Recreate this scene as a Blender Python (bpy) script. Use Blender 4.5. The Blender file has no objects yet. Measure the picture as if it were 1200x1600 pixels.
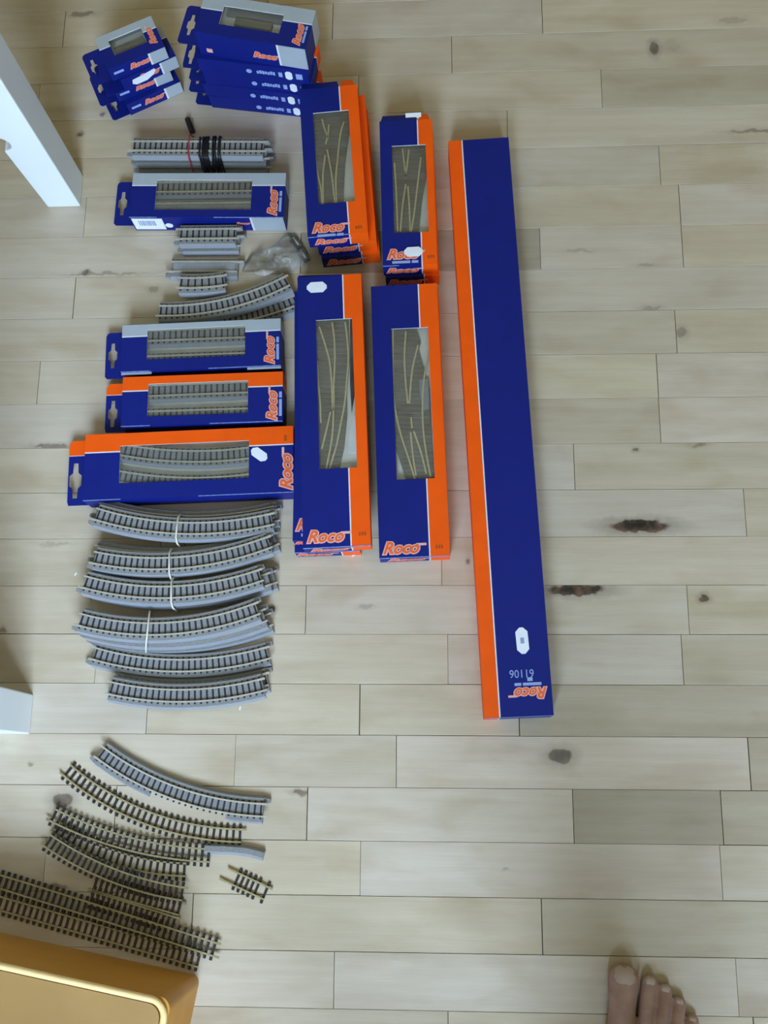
import bpy, bmesh, math, random
from mathutils import Vector, Matrix, Euler
random.seed(7)
C = bpy.context.scene.collection
PI = math.pi

# ------------------------------------------------------------------ camera
F_PX, CAM_H = 1650.0, 1.489
CAM_ROT = Euler((0.24575, 0.05166, 0.00764), 'XYZ')
cd = bpy.data.cameras.new('camera'); cam = bpy.data.objects.new('camera', cd); C.objects.link(cam)
cam.location = (0, 0, CAM_H); cam.rotation_euler = CAM_ROT
cd.sensor_fit = 'HORIZONTAL'; cd.sensor_width = 36.0; cd.lens = 36.0 * F_PX / 1200.0
cd.clip_start = 0.02
bpy.context.scene.camera = cam

# ------------------------------------------------------------------ world, daylight, exposure
w = bpy.data.worlds.new('world'); bpy.context.scene.world = w; w.use_nodes = True
w.node_tree.nodes['Background'].inputs[0].default_value = (0.75, 0.86, 1.0, 1)
w.node_tree.nodes['Background'].inputs[1].default_value = 1.0
ld = bpy.data.lights.new('window_daylight', 'AREA'); ld.shape = 'RECTANGLE'; ld.size = 1.2; ld.size_y = 1.5
ld.energy = 122.0; ld.color = (0.545, 0.75, 1.0)
lo = bpy.data.objects.new('window_daylight', ld); C.objects.link(lo)
lo.location = (0.06, -1.38, 1.60); lo.rotation_euler = (math.radians(90), 0, 0)
vs = bpy.context.scene.view_settings
vs.view_transform = 'Standard'; vs.look = 'None'; vs.gamma = 1.0; vs.use_curve_mapping = False; vs.exposure = 0.86

# ------------------------------------------------------------------ helpers
MROT = CAM_ROT.to_matrix()
def at(px, py, z=0.0):
    d = MROT @ Vector((px - 600.0, 800.0 - py, -F_PX))
    t = (z - CAM_H) / d.z
    return Vector((d.x * t, d.y * t, z))
def s2l(c):
    return tuple(((v / 255.0) / 12.92 if v <= 10.3 else ((v / 255.0 + 0.055) / 1.055) ** 2.4) for v in c) + (1.0,)

def nodes_of(m):
    m.use_nodes = True
    return m.node_tree.nodes, m.node_tree.links, m.node_tree.nodes['Principled BSDF']
def mat(name, rgb, rough=0.55, metal=0.0, var=0.08, scale=60.0, bump=0.0, spec=0.5, stretch=(1, 1, 1)):
    m = bpy.data.materials.new(name); n, l, b = nodes_of(m)
    tc = n.new('ShaderNodeTexCoord'); mp = n.new('ShaderNodeMapping'); nz = n.new('ShaderNodeTexNoise')
    mp.inputs['Scale'].default_value = stretch; nz.inputs['Scale'].default_value = scale; nz.inputs['Detail'].default_value = 4
    l.new(tc.outputs['Object'], mp.inputs[0]); l.new(mp.outputs[0], nz.inputs['Vector'])
    cr = n.new('ShaderNodeValToRGB'); c = s2l(rgb)
    cr.color_ramp.elements[0].position = 0.3; cr.color_ramp.elements[1].position = 0.7
    cr.color_ramp.elements[0].color = tuple(v * (1 - var) for v in c[:3]) + (1,)
    cr.color_ramp.elements[1].color = tuple(min(1, v * (1 + var)) for v in c[:3]) + (1,)
    l.new(nz.outputs['Fac'], cr.inputs[0]); l.new(cr.outputs[0], b.inputs['Base Color'])
    b.inputs['Roughness'].default_value = rough; b.inputs['Metallic'].default_value = metal
    b.inputs['Specular IOR Level'].default_value = spec
    if bump:
        bp = n.new('ShaderNodeBump'); bp.inputs['Strength'].default_value = bump; bp.inputs['Distance'].default_value = 0.002
        l.new(nz.outputs['Fac'], bp.inputs['Height']); l.new(bp.outputs[0], b.inputs['Normal'])
    return m

class MB:
    def __init__(s): s.v = []; s.f = []; s.m = []
    def face(s, pts, mi=0):
        i = len(s.v); s.v += [tuple(p) for p in pts]; s.f.append(tuple(range(i, i + len(pts)))); s.m.append(mi)
    def box(s, x0, x1, y0, y1, z0, z1, mi=0):
        i = len(s.v)
        s.v += [(x0, y0, z0), (x1, y0, z0), (x1, y1, z0), (x0, y1, z0), (x0, y0, z1), (x1, y0, z1), (x1, y1, z1), (x0, y1, z1)]
        for q in ((3, 2, 1, 0), (4, 5, 6, 7), (0, 1, 5, 4), (1, 2, 6, 5), (2, 3, 7, 6), (3, 0, 4, 7)):
            s.f.append(tuple(i + k for k in q)); s.m.append(mi)
    def sweep(s, path, prof, mi=0, cap=True):
        """prof: closed (offset to the left of travel, z) ring, swept along xy path."""
        n = len(prof); i0 = len(s.v)
        for k, p in enumerate(path):
            a = path[max(k - 1, 0)]; b = path[min(k + 1, len(path) - 1)]
            d = Vector((b[0] - a[0], b[1] - a[1])).normalized(); nx, ny = -d.y, d.x
            zz = p[2] if len(p) > 2 else 0
            for (o, z) in prof: s.v.append((p[0] + nx * o, p[1] + ny * o, z + zz))
        for k in range(len(path) - 1):
            for j in range(n):
                a = i0 + k * n + j; b = i0 + k * n + (j + 1) % n
                s.f.append((a, a + n, b + n, b)); s.m.append(mi)
        if cap:
            s.f.append(tuple(i0 + j for j in range(n))); s.m.append(mi)
            s.f.append(tuple(i0 + (len(path) - 1) * n + j for j in reversed(range(n)))); s.m.append(mi)
    def prism(s, poly, z0, z1, mi=0):
        n = len(poly); i = len(s.v)
        s.v += [(p[0], p[1], z0) for p in poly] + [(p[0], p[1], z1) for p in poly]
        s.f.append(tuple(reversed(range(i, i + n)))); s.m.append(mi)
        s.f.append(tuple(range(i + n, i + 2 * n))); s.m.append(mi)
        for k in range(n):
            s.f.append((i + k, i + (k + 1) % n, i + n + (k + 1) % n, i + n + k)); s.m.append(mi)
    def mesh(s, name, mats, smooth=False, fix=True):
        me = bpy.data.meshes.new(name); me.from_pydata(s.v, [], s.f)
        for m in (mats if isinstance(mats, (list, tuple)) else [mats]): me.materials.append(m)
        me.polygons.foreach_set('material_index', s.m)
        if fix:
            bm = bmesh.new(); bm.from_mesh(me); bmesh.ops.recalc_face_normals(bm, faces=bm.faces); bm.to_mesh(me); bm.free()
        if smooth: me.polygons.foreach_set('use_smooth', [True] * len(me.polygons))
        return me
    def build(s, name, mats, parent=None, smooth=False, fix=True, loc=(0, 0, 0)):
        return put(name, s.mesh(name, mats, smooth, fix), parent, loc)

def put(name, me, parent=None, loc=(0, 0, 0), rot=(0, 0, 0), scale=(1, 1, 1)):
    o = bpy.data.objects.new(name, me); C.objects.link(o); o.parent = parent
    o.location = loc; o.rotation_euler = rot; o.scale = scale
    return o
def tag(o, label=None, cat=None, group=None, kind=None):
    if label: o['label'] = label
    if cat: o['category'] = cat
    if group: o['group'] = group
    if kind: o['kind'] = kind
    return o
def thing(name, label, cat, loc=(0, 0, 0), rz=0.0, group=None):
    o = bpy.data.objects.new(name, None); C.objects.link(o); o.location = loc; o.rotation_euler = (0, 0, rz)
    o.empty_display_size = 0.02
    return tag(o, label, cat, group)
def curve_mesh(name, splines, m, bevel=0.0, extrude=0.0, cyclic=False, flat=False, res=2):
    cu = bpy.data.curves.new(name, 'CURVE'); cu.dimensions = '2D' if flat else '3D'
    cu.bevel_depth = bevel; cu.bevel_resolution = res; cu.extrude = extrude
    cu.fill_mode = 'BOTH' if flat else 'FULL'
    if not flat: cu.use_fill_caps = True
    for pts in splines:
        sp = cu.splines.new('POLY'); sp.points.add(len(pts) - 1)
        for q, p in zip(sp.points, pts): q.co = (p[0], p[1], p[2] if len(p) > 2 else 0, 1)
        sp.use_cyclic_u = cyclic or flat
    o = bpy.data.objects.new(name, cu); C.objects.link(o)
    me = bpy.data.meshes.new_from_object(o.evaluated_get(bpy.context.evaluated_depsgraph_get()))
    bpy.data.objects.remove(o); bpy.data.curves.remove(cu)
    me.materials.clear(); me.materials.append(m); me.name = name
    return me
def catmull(pts, n=6):
    P = [Vector(p) for p in pts]; out = []
    for i in range(len(P) - 1):
        p0, p1, p2, p3 = P[max(i - 1, 0)], P[i], P[i + 1], P[min(i + 2, len(P) - 1)]
        for k in range(n):
            t = k / n
            out.append(0.5 * ((2 * p1) + (p2 - p0) * t + (2 * p0 - 5 * p1 + 4 * p2 - p3) * t * t + (3 * p1 - p0 - 3 * p2 + p3) * t ** 3))
    return out + [P[-1]]

# ------------------------------------------------------------------ materials
M = {}
M['blue'] = mat('blue_card', (6, 26, 118), 0.55, var=0.06, scale=25, spec=0.3)
M['orange'] = mat('orange_card', (250, 90, 0), 0.55, var=0.05, scale=25, spec=0.3)
M['grey_card'] = mat('grey_card', (170, 178, 186), 0.4, var=0.05, scale=25)
M['white_card'] = mat('white_card', (226, 226, 228), 0.5, var=0.03)
M['inner_card'] = mat('inner_card', (225, 225, 222), 0.7, var=0.06)
M['edge_card'] = mat('worn_card_edge', (120, 140, 200), 0.6, var=0.3, scale=200)
M['sticker'] = mat('sticker_paper', (236, 240, 250), 0.45, var=0.03)
M['faint_ink'] = mat('faint_ink', (150, 155, 190), 0.6)
M['pale_print'] = mat('pale_print', (150, 172, 222), 0.5)
M['logo_fill'] = mat('logo_orange', (244, 104, 44), 0.45)
M['logo_line'] = mat('logo_pink_outline', (238, 176, 172), 0.45)
M['dark_print'] = mat('dark_print', (176, 74, 6), 0.5)
M['bed'] = mat('grey_ballast', (134, 133, 131), 0.75, var=0.16, scale=500, bump=0.5)
M['bed_side'] = mat('grey_plastic_flank', (146, 148, 155), 0.55, var=0.05, scale=80)
M['sleeper'] = mat('dark_sleeper', (36, 32, 46), 0.6, var=0.2, scale=120)
M['sleeper_brown'] = mat('brown_sleeper', (38, 30, 26), 0.6, var=0.25, scale=120)
M['sleeper_rust'] = mat('rust_sleeper', (64, 42, 30), 0.6, var=0.25, scale=120)
M['rail'] = mat('nickel_rail', (198, 191, 178), 0.35, metal=0.35, var=0.1, scale=150)
M['rail_brass'] = mat('tarnished_rail', (166, 154, 114), 0.4, metal=0.3, var=0.15, scale=150)
M['rail_pale'] = mat('pale_brass_rail', (212, 200, 158), 0.4, metal=0.2, var=0.1, scale=150)
M['turnout_bed'] = mat('brown_grey_sleepers', (124, 117, 106), 0.75, var=0.25, scale=120, bump=0.3, stretch=(0.3, 3, 1))
M['black'] = mat('black_plastic', (16, 17, 22), 0.35, var=0.2)
M['red'] = mat('red_wire', (178, 52, 66), 0.45)
M['band'] = mat('rubber_band', (214, 208, 196), 0.6)
M['white_paint'] = mat('white_paint', (232, 236, 238), 0.35, var=0.02, scale=8)
M['wall'] = mat('cream_wall', (172, 154, 112), 0.9, var=0.02, scale=5)
M['ochre'] = mat('ochre_plastic', (204, 142, 48), 0.5, var=0.06, scale=20)
M['ochre_lid'] = mat('ochre_lid_panel', (160, 122, 68), 0.6, var=0.06, scale=14)
M['cream'] = mat('cream_rim', (250, 214, 150), 0.4, var=0.04)
M['steel'] = mat('grey_metal_clip', (110, 116, 124), 0.35, metal=0.6, var=0.15)

def film_material(name, tint, haze, gloss, ior=1.2):
    m = bpy.data.materials.new(name); n, l, b = nodes_of(m)
    out = n['Material Output']; n.remove(b)
    tr = n.new('ShaderNodeBsdfTransparent'); tr.inputs[0].default_value = tint
    df = n.new('ShaderNodeBsdfDiffuse'); df.inputs[0].default_value = (0.8, 0.8, 0.78, 1)
    gl = n.new('ShaderNodeBsdfGlossy'); gl.inputs['Roughness'].default_value = gloss
    a = n.new('ShaderNodeMixShader'); c = n.new('ShaderNodeMixShader'); fr = n.new('ShaderNodeFresnel'); fr.inputs[0].default_value = ior
    tc = n.new('ShaderNodeTexCoord'); nz = n.new('ShaderNodeTexNoise'); nz.inputs['Scale'].default_value = 45
    mr = n.new('ShaderNodeMapRange'); mr.inputs['From Min'].default_value = 0.3; mr.inputs['From Max'].default_value = 0.7
    mr.inputs['To Min'].default_value = haze * 0.4; mr.inputs['To Max'].default_value = haze * 1.6
    l.new(tc.outputs['Object'], nz.inputs['Vector']); l.new(nz.outputs['Fac'], mr.inputs['Value'])
    l.new(mr.outputs[0], a.inputs[0]); l.new(tr.outputs[0], a.inputs[1]); l.new(df.outputs[0], a.inputs[2])
    l.new(fr.outputs[0], c.inputs[0]); l.new(a.outputs[0], c.inputs[1]); l.new(gl.outputs[0], c.inputs[2])
    l.new(c.outputs[0], out.inputs['Surface'])
    return m
M['film'] = film_material('clear_window_film', (0.98, 0.98, 0.96, 1), 0.035, 0.12)
M['bag'] = film_material('clear_crumpled_plastic', (1.0, 1.0, 1.0, 1), 0.17, 0.22, 1.3)
M['glass'] = film_material('window_glass', (0.98, 0.98, 0.98, 1), 0.0, 0.02)

def wood_material():
    m = bpy.data.materials.new('beech_plank'); n, l, b = nodes_of(m)
    def N(t, **k):
        x = n.new(t)
        for a, v in k.items(): setattr(x, a, v)
        return x
    def math_(op, a, b2=None):
        x = N('ShaderNodeMath', operation=op)
        for i, v in enumerate((a, b2)):
            if v is None: continue
            if isinstance(v, (int, float)): x.inputs[i].default_value = v
            else: l.new(v, x.inputs[i])
        return x.outputs[0]
    def mixc(f, a, b2, bt='MIX'):
        x = N('ShaderNodeMix', data_type='RGBA', blend_type=bt)
        if isinstance(f, (int, float)): x.inputs[0].default_value = f
        else: l.new(f, x.inputs[0])
        for i, v in ((6, a), (7, b2)):
            if isinstance(v, tuple): x.inputs[i].default_value = v
            else: l.new(v, x.inputs[i])
        return x.outputs[2]
    tc = N('ShaderNodeTexCoord'); oi = N('ShaderNodeObjectInfo')
    off = N('ShaderNodeVectorMath', operation='SCALE'); off.inputs[0].default_value = (37.0, 21.0, 5.0); l.new(oi.outputs['Random'], off.inputs['Scale'])
    add = N('ShaderNodeVectorMath', operation='ADD'); l.new(tc.outputs['Object'], add.inputs[0]); l.new(off.outputs[0], add.inputs[1])
    def noise(sc, scale, detail=4, dist=0.0):
        mp = N('ShaderNodeMapping'); mp.inputs['Scale'].default_value = sc; l.new(add.outputs[0], mp.inputs[0])
        z = N('ShaderNodeTexNoise'); z.inputs['Scale'].default_value = scale; z.inputs['Detail'].default_value = detail; z.inputs['Distortion'].default_value = dist
        l.new(mp.outputs[0], z.inputs['Vector']); return z.outputs['Fac']
    broad = noise((1, 5, 1), 5, 3, 0.6); fine = noise((1, 22, 1), 22, 5)
    mp = N('ShaderNodeMapping'); mp.inputs['Scale'].default_value = (0.9, 9, 1); l.new(add.outputs[0], mp.inputs[0])
    wv = N('ShaderNodeTexWave', wave_type='RINGS', rings_direction='Z'); wv.inputs['Scale'].default_value = 2.2; wv.inputs['Distortion'].default_value = 5; wv.inputs['Detail'].default_value = 2; wv.inputs['Detail Scale'].default_value = 1.2
    l.new(mp.outputs[0], wv.inputs['Vector'])
    tint = N('ShaderNodeAttribute', attribute_type='OBJECT', attribute_name='tint')
    def ramp(f, lo, hi, p0=0.3, p1=0.7):
        r = N('ShaderNodeValToRGB'); r.color_ramp.elements[0].position = p0; r.color_ramp.elements[1].position = p1
        r.color_ramp.elements[0].color = lo; r.color_ramp.elements[1].color = hi; l.new(f, r.inputs[0]); return r.outputs[0]
    c = mixc(1.0, tint.outputs['Color'], ramp(broad, (0.91, 0.88, 0.84, 1), (1.05, 1.05, 1.05, 1)), 'MULTIPLY')
    c = mixc(1.0, c, ramp(fine, (0.96, 0.955, 0.945, 1), (1.02, 1.02, 1.02, 1)), 'MULTIPLY')
    c = mixc(0.15, c, mixc(1.0, c, ramp(wv.outputs['Fac'], (0.86, 0.83, 0.78, 1), (1.05, 1.05, 1.05, 1), 0.2, 0.8), 'MULTIPLY'))
    blotch = noise((1, 2.2, 1), 9, 3, 0.3)
    c = mixc(1.0, c, ramp(blotch, (0.9, 0.86, 0.8, 1), (1.02, 1.02, 1.02, 1), 0.28, 0.5), 'MULTIPLY')
    # knots and bark inclusions of this plank: centre, half size and darkness are read from the plank
    warp = N('ShaderNodeTexNoise'); warp.inputs['Scale'].default_value = 70; warp.inputs['Detail'].default_value = 5; l.new(add.outputs[0], warp.inputs['Vector'])
    for k in ('a', 'b'):
        kp = N('ShaderNodeAttribute', attribute_type='OBJECT', attribute_name='knot_%s' % k)
        ks = N('ShaderNodeAttribute', attribute_type='OBJECT', attribute_name='knot_%s_size' % k)
        sep = N('ShaderNodeSeparateXYZ'); l.new(ks.outputs['Vector'], sep.inputs[0])
        d = N('ShaderNodeVectorMath', operation='SUBTRACT'); l.new(tc.outputs['Object'], d.inputs[0]); l.new(kp.outputs['Vector'], d.inputs[1])
        ds = N('ShaderNodeSeparateXYZ'); l.new(d.outputs[0], ds.inputs[0])
        wob = math_('MULTIPLY', math_('SUBTRACT', warp.outputs['Fac'], 0.5), 0.016)
        ex = math_('DIVIDE', ds.outputs[0], math_('MAXIMUM', sep.outputs[0], 1e-4))
        ey = math_('DIVIDE', math_('ADD', ds.outputs[1], wob), math_('MAXIMUM', sep.outputs[1], 1e-4))
        r = math_('SQRT', math_('ADD', math_('MULTIPLY', ex, ex), math_('MULTIPLY', ey, ey)))
        rr = N('ShaderNodeValToRGB'); e = rr.color_ramp.elements
        e[0].position = 0.0; e[0].color = (1, 1, 1, 1); e[1].position = 0.40; e[1].color = (0.95, 0.95, 0.95, 1)
        x = e.new(0.5); x.color = (0.35, 0.35, 0.35, 1); x = e.new(1.0); x.color = (0, 0, 0, 1)
        l.new(math_('MULTIPLY', r, 0.5), rr.inputs[0])
        kc = ramp(warp.outputs['Fac'], (0.014, 0.009, 0.007, 1), (0.16, 0.085, 0.05, 1), 0.40, 0.68)
        c = mixc(math_('MULTIPLY', rr.outputs[0], sep.outputs[2]), c, kc)
    l.new(c, b.inputs['Base Color'])
    rg = N('ShaderNodeMapRange'); rg.inputs['To Min'].default_value = 0.34; rg.inputs['To Max'].default_value = 0.46
    l.new(fine, rg.inputs['Value']); l.new(rg.outputs[0], b.inputs['Roughness'])
    bp = N('ShaderNodeBump'); bp.inputs['Strength'].default_value = 0.06; bp.inputs['Distance'].default_value = 0.001
    l.new(fine, bp.inputs['Height']); l.new(bp.outputs[0], b.inputs['Normal'])
    return m
M['wood'] = wood_material()
M['subfloor'] = mat('dark_subfloor', (60, 48, 36), 0.9)

# ------------------------------------------------------------------ room shell
X0, X1, Y0, Y1, ZC = -1.9, 1.9, -1.30, 2.3, 2.5
fl = MB(); fl.box(X0, X1, Y0, Y1, -0.03, -0.008)
floor = tag(fl.build('floor', M['subfloor']), 'pale beech strip parquet floor with knots', kind='structure')
ROW_W = 0.07; ROW_O = 0.78925 * CAM_H      # y of the board line that meets the right edge of the photo at y = 45
joints = {-3: [230, 700, 1010], -2: [420, 980], -1: [100, 520, 847], 0: [-60, 330, 706, 1240], 1: [60, 560, 940], 2: [300, 793, 1290], 3: [-20, 520, 1031],
          4: [133, 640, 1062], 5: [-130, 470, 844, 1066], 6: [116, 660, 1280], 7: [-90, 420, 1056], 8: [60, 560, 1027], 9: [-160, 500, 1031], 10: [330, 897],
          11: [-60, 600, 1164], 12: [250, 690, 1290], 13: [-80, 478, 1075], 14: [150, 700, 1066], 15: [-120, 230, 562, 811, 1330], 16: [-30, 367, 619, 1171],
          17: [180, 480, 896, 1128], 18: [70, 563, 1127], 19: [-150, 300, 847], 20: [60, 522, 1152], 21: [230, 700, 1180], 22: [400, 930], 23: [130, 760]}
# px of knots: (x, y, half width px, half height px, darkness)
knots = {(14, 0): None}
KN = [(1000, 822, 50, 10, 1.0), (900, 922, 46, 10, 1.0), (875, 1181, 20, 13, 0.8), (1100, 935, 9, 6, 0.9), (1022, 76, 8, 12, 0.75), (1048, 72, 17, 12, 0.16), (1065, 520, 9, 10, 0.45),
      (1180, 205, 42, 3, 0.5), (128, 22, 20, 4, 0.6), (993, 703, 5, 4, 0.7), (1092, 695, 12, 3, 0.45), (425, 953, 6, 5, 0.85), (470, 1237, 13, 4, 0.7),
      (572, 948, 12, 4, 0.3), (715, 936, 14, 4, 0.45), (731, 875, 3, 5, 0.7), (98, 1250, 17, 12, 0.8), (1010, 415, 14, 3, 0.3), (1018, 481, 16, 3, 0.4),
      (80, 697, 28, 3.5, 0.6), (133, 426, 6, 4, 0.7), (160, 428, 60, 2, 0.4), (240, 452, 8, 6, 0.4), (5, 985, 6, 5, 0.6), (125, 210, 5, 4, 0.8), (48, 1195, 4, 3, 0.5),
      (90, 1385, 18, 4, 0.6), (628, 290, 12, 4, 0.45), (905, 392, 22, 3, 0.25), (1145, 32, 26, 5, 0.3), (160, 178, 4, 3, 0.7), (85, 850, 26, 3, 0.25), (790, 1360, 5, 3, 0.3)]
WB = (0.56, 0.475, 0.375)
def base_tint(rnd):
    k = rnd.choice([0.95, 0.98, 1.0, 1.0, 1.02, 1.04]); wrm = rnd.uniform(-0.03, 0.04)
    return (WB[0] * k, WB[1] * k * (1 - wrm * 0.4), WB[2] * k * (1 - wrm * 2.0))
special = {(5, 844): 0.72, (17, 1128): 0.74, (15, 1330): 0.84, (16, 1171): 1.10, (2, 793): 1.08, (14, 1440): 0.92, (10, 1440): 0.93, (13, 1440): 1.0,
           (19, 1440): 0.90, (16, 1440): 0.86, (17, 1440): 0.84, (15, 811): 1.0, (18, 1127): 1.04, (8, 1440): 1.05, (9, 1440): 1.07, (4, 1440): 1.05, (1, 1440): 0.84, (5, 1066): 1.03}
rnd = random.Random(21)
for r in range(-16, 37):
    yt = ROW_O - r * ROW_W; yb = yt - ROW_W; ym = (yt + yb) / 2
    if yb < Y0 or yt > Y1: continue
    vis = r in joints
    if vis:
        # screen y of the row middle for turning the joint's px into x
        js = []
        for j in joints[r]:
            py = 800.0
            for _ in range(12): py += (at(j, py).y - ym) * 1050.0
            js.append((at(j, py).x, j))
        xs = [(X0, None)] + js + [(X1, 1440)]
    else:
        x = X0; xs = [(X0, None)]
        while x < X1 - 0.7: x += rnd.uniform(0.35, 0.65); xs.append((x, 0))
        xs.append((X1, 0))
    for (xa, _), (xb, key) in zip(xs[:-1], xs[1:]):
        gx = rnd.choice([0.00015, 0.0003, 0.0005, 0.0006]); gy = rnd.choice([0.00012, 0.0002, 0.0003, 0.0004])
        cx = (xa + xb) / 2; hx = (xb - xa) / 2 - gx; hy = ROW_W / 2 - gy; cb = 0.0003
        p = MB()
        p.v = [(-hx, -hy, -0.008), (hx, -hy, -0.008), (hx, hy, -0.008), (-hx, hy, -0.008), (-hx, -hy, -cb), (hx, -hy, -cb), (hx, hy, -cb), (-hx, hy, -cb),
               (-hx + cb, -hy + cb, 0), (hx - cb, -hy + cb, 0), (hx - cb, hy - cb, 0), (-hx + cb, hy - cb, 0)]
        p.f = [(8, 9, 10, 11)] + [(a, (a + 1) % 4, 4 + (a + 1) % 4, 4 + a) for a in range(4)] + [(4 + a, 4 + (a + 1) % 4, 8 + (a + 1) % 4, 8 + a) for a in range(4)]
        p.m = [0] * 9
        o = p.build('plank', M['wood'], floor, loc=(cx, ym, 0))
        t = base_tint(rnd)
        if (r, key) in special: s_ = special[(r, key)]; t = (WB[0] * s_, WB[1] * s_, WB[2] * s_ * (1.04 if s_ > 1 else 0.96))
        o['tint'] = t
        got = 0
        for (kx, ky, hw, hh, dk) in KN:
            q = at(kx, ky)
            if abs(q.x - cx) < hx and abs(q.y - ym) <= ROW_W / 2 and got < 2:
                k = 'ab'[got]; got += 1
                mmpp = (at(kx + 1, ky) - q).length
                o['knot_%s' % k] = (q.x - cx, q.y - ym, 0.0); o['knot_%s_size' % k] = (hw * mmpp, hh * mmpp, dk)
        for k in 'ab'[got:]:
            o['knot_%s' % k] = (50.0, 50.0, 0.0); o['knot_%s_size' % k] = (0.001, 0.001, 0.0)

def wall(name, x0, x1, y0, y1, z0=0.0, z1=ZC):
    b = MB(); b.box(x0, x1, y0, y1, z0, z1); return tag(b.build(name, M['wall']), 'plain cream painted room wall', kind='structure')
wall('wall_left', X0 - 0.1, X0, Y0 - 0.1, Y1 + 0.1); wall('wall_right', X1, X1 + 0.1, Y0 - 0.1, Y1 + 0.1); wall('wall_front', X0, X1, Y1, Y1 + 0.1)
WX0, WX1, WZ0, WZ1 = -0.58, 0.70, 0.82, 2.38
b = MB(); b.box(X0, WX0, Y0 - 0.1, Y0, 0, ZC); b.box(WX1, X1, Y0 - 0.1, Y0, 0, ZC); b.box(WX0, WX1, Y0 - 0.1, Y0, 0, WZ0); b.box(WX0, WX1, Y0 - 0.1, Y0, WZ1, ZC)
tag(b.build('wall_back', M['wall']), 'cream wall with a large window behind the photographer', kind='structure')
c_ = MB(); c_.box(X0, X1, Y0, Y1, ZC, ZC + 0.05); tag(c_.build('ceiling', M['wall']), 'cream ceiling', kind='structure')
win = tag(bpy.data.objects.new('window_1', None), 'large white framed window', kind='structure'); C.objects.link(win); win.location = ((WX0 + WX1) / 2, Y0 - 0.05, WZ0)
hw = (WX1 - WX0) / 2; hh = WZ1 - WZ0
for (a0, a1, c0, c1) in ((-hw, hw, 0, 0.05), (-hw, hw, hh - 0.05, hh), (-hw, -hw + 0.05, 0.05, hh - 0.05), (hw - 0.05, hw, 0.05, hh - 0.05), (-0.03, 0.03, 0.05, hh - 0.05)):
    q = MB(); q.box(a0, a1, -0.03, 0.03, c0, c1); q.build('window_frame', M['white_paint'], win)
for s in (-1, 1):
    q = MB(); q.box(*sorted((s * 0.03, s * (hw - 0.05))), -0.004, 0.004, 0.05, hh - 0.05); q.build('pane', M['glass'], win)

# ------------------------------------------------------------------ cartons
def rect_px(c4, z):
    p = [at(x, y, z) for (x, y) in c4]; tl, tr, br, bl = p
    c = (tl + tr + br + bl) / 4; ux = ((tr - tl) + (br - bl)); ang = math.atan2(ux.y, ux.x)
    x_ = Vector((math.cos(ang), math.sin(ang), 0)); y_ = Vector((-math.sin(ang), math.cos(ang), 0))
    L = ((tr - tl).dot(x_) + (br - bl).dot(x_)) / 2; W = ((tl - bl).dot(y_) + (tr - br).dot(y_)) / 2
    return (c.x, c.y), ang, L, W
def local(t, px, py, z):
    p = at(px, py, z); d = Vector((p.x - t.location.x, p.y - t.location.y)); a = -t.rotation_euler.z
    return (d.x * math.cos(a) - d.y * math.sin(a), d.x * math.sin(a) + d.y * math.cos(a))

def text_mesh(name, s, m, shear=0.0, offset=0.0, extrude=0.004):
    cu = bpy.data.curves.new(name, 'FONT'); cu.body = s; cu.align_x = 'CENTER'; cu.align_y = 'CENTER'; cu.shear = shear; cu.offset = offset; cu.extrude = extrude
    cu.resolution_u = 3
    o = bpy.data.objects.new(name, cu); C.objects.link(o)
    me = bpy.data.meshes.new_from_object(o.evaluated_get(bpy.context.evaluated_depsgraph_get()))
    bpy.data.objects.remove(o); bpy.data.curves.remove(cu)
    me.materials.clear(); me.materials.append(m); me.name = name
    return me
def norm(me, wd=None, ref=None):
    xs = [v.co.x for v in me.vertices]; ys = [v.co.y for v in me.vertices]
    if ref is None: ref = ((min(xs) + max(xs)) / 2, (min(ys) + max(ys)) / 2, 1.0 / (max(xs) - min(xs)))
    for v in me.vertices: v.co.x = (v.co.x - ref[0]) * ref[2]; v.co.y = (v.co.y - ref[1]) * ref[2]; v.co.z *= 0.05
    return ref
LOGO = text_mesh('logo', 'Roco', M['logo_fill'], shear=0.35, offset=0.022)
LOGO_BACK = text_mesh('logo_outline', 'Roco', M['logo_line'], shear=0.35, offset=0.09)
_r = norm(LOGO); norm(LOGO_BACK, ref=_r)
_q = MB(); _q.box(0.42, 0.70, 0.045, 0.115, -0.0002, 0.0002); LOGO_TAIL = _q.mesh('logo_tail', M['logo_line'])
_q = MB(); _q.box(-0.36, 0.22, -0.33, -0.24, -0.0002, 0.0002); _q.box(0.27, 0.48, -0.33, -0.24, -0.0002, 0.0002); LOGO_SUB = _q.mesh('subtitle', M['pale_print'])
def logo(t, x, y, z, size, rz=0.0, face='top', sub=True):
    e = LOGO
    rot = (0, 0, rz) if face == 'top' else (PI / 2, 0, 0)
    n = Vector((0, 0, 1)) if face == 'top' else Vector((0, -1, 0))
    o = put('logo', e, t, Vector((x, y, z)) + n * 0.0007, rot, (size,) * 3)
    put('logo_outline', LOGO_BACK, o, (0, 0, -0.0003 / size)); put('logo_tail', LOGO_TAIL, o, (0, 0, -0.0003 / size))
    if sub: put('subtitle', LOGO_SUB, t, Vector((x, y, z)) + n * 0.0004, rot, (size,) * 3)
    return o
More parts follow.
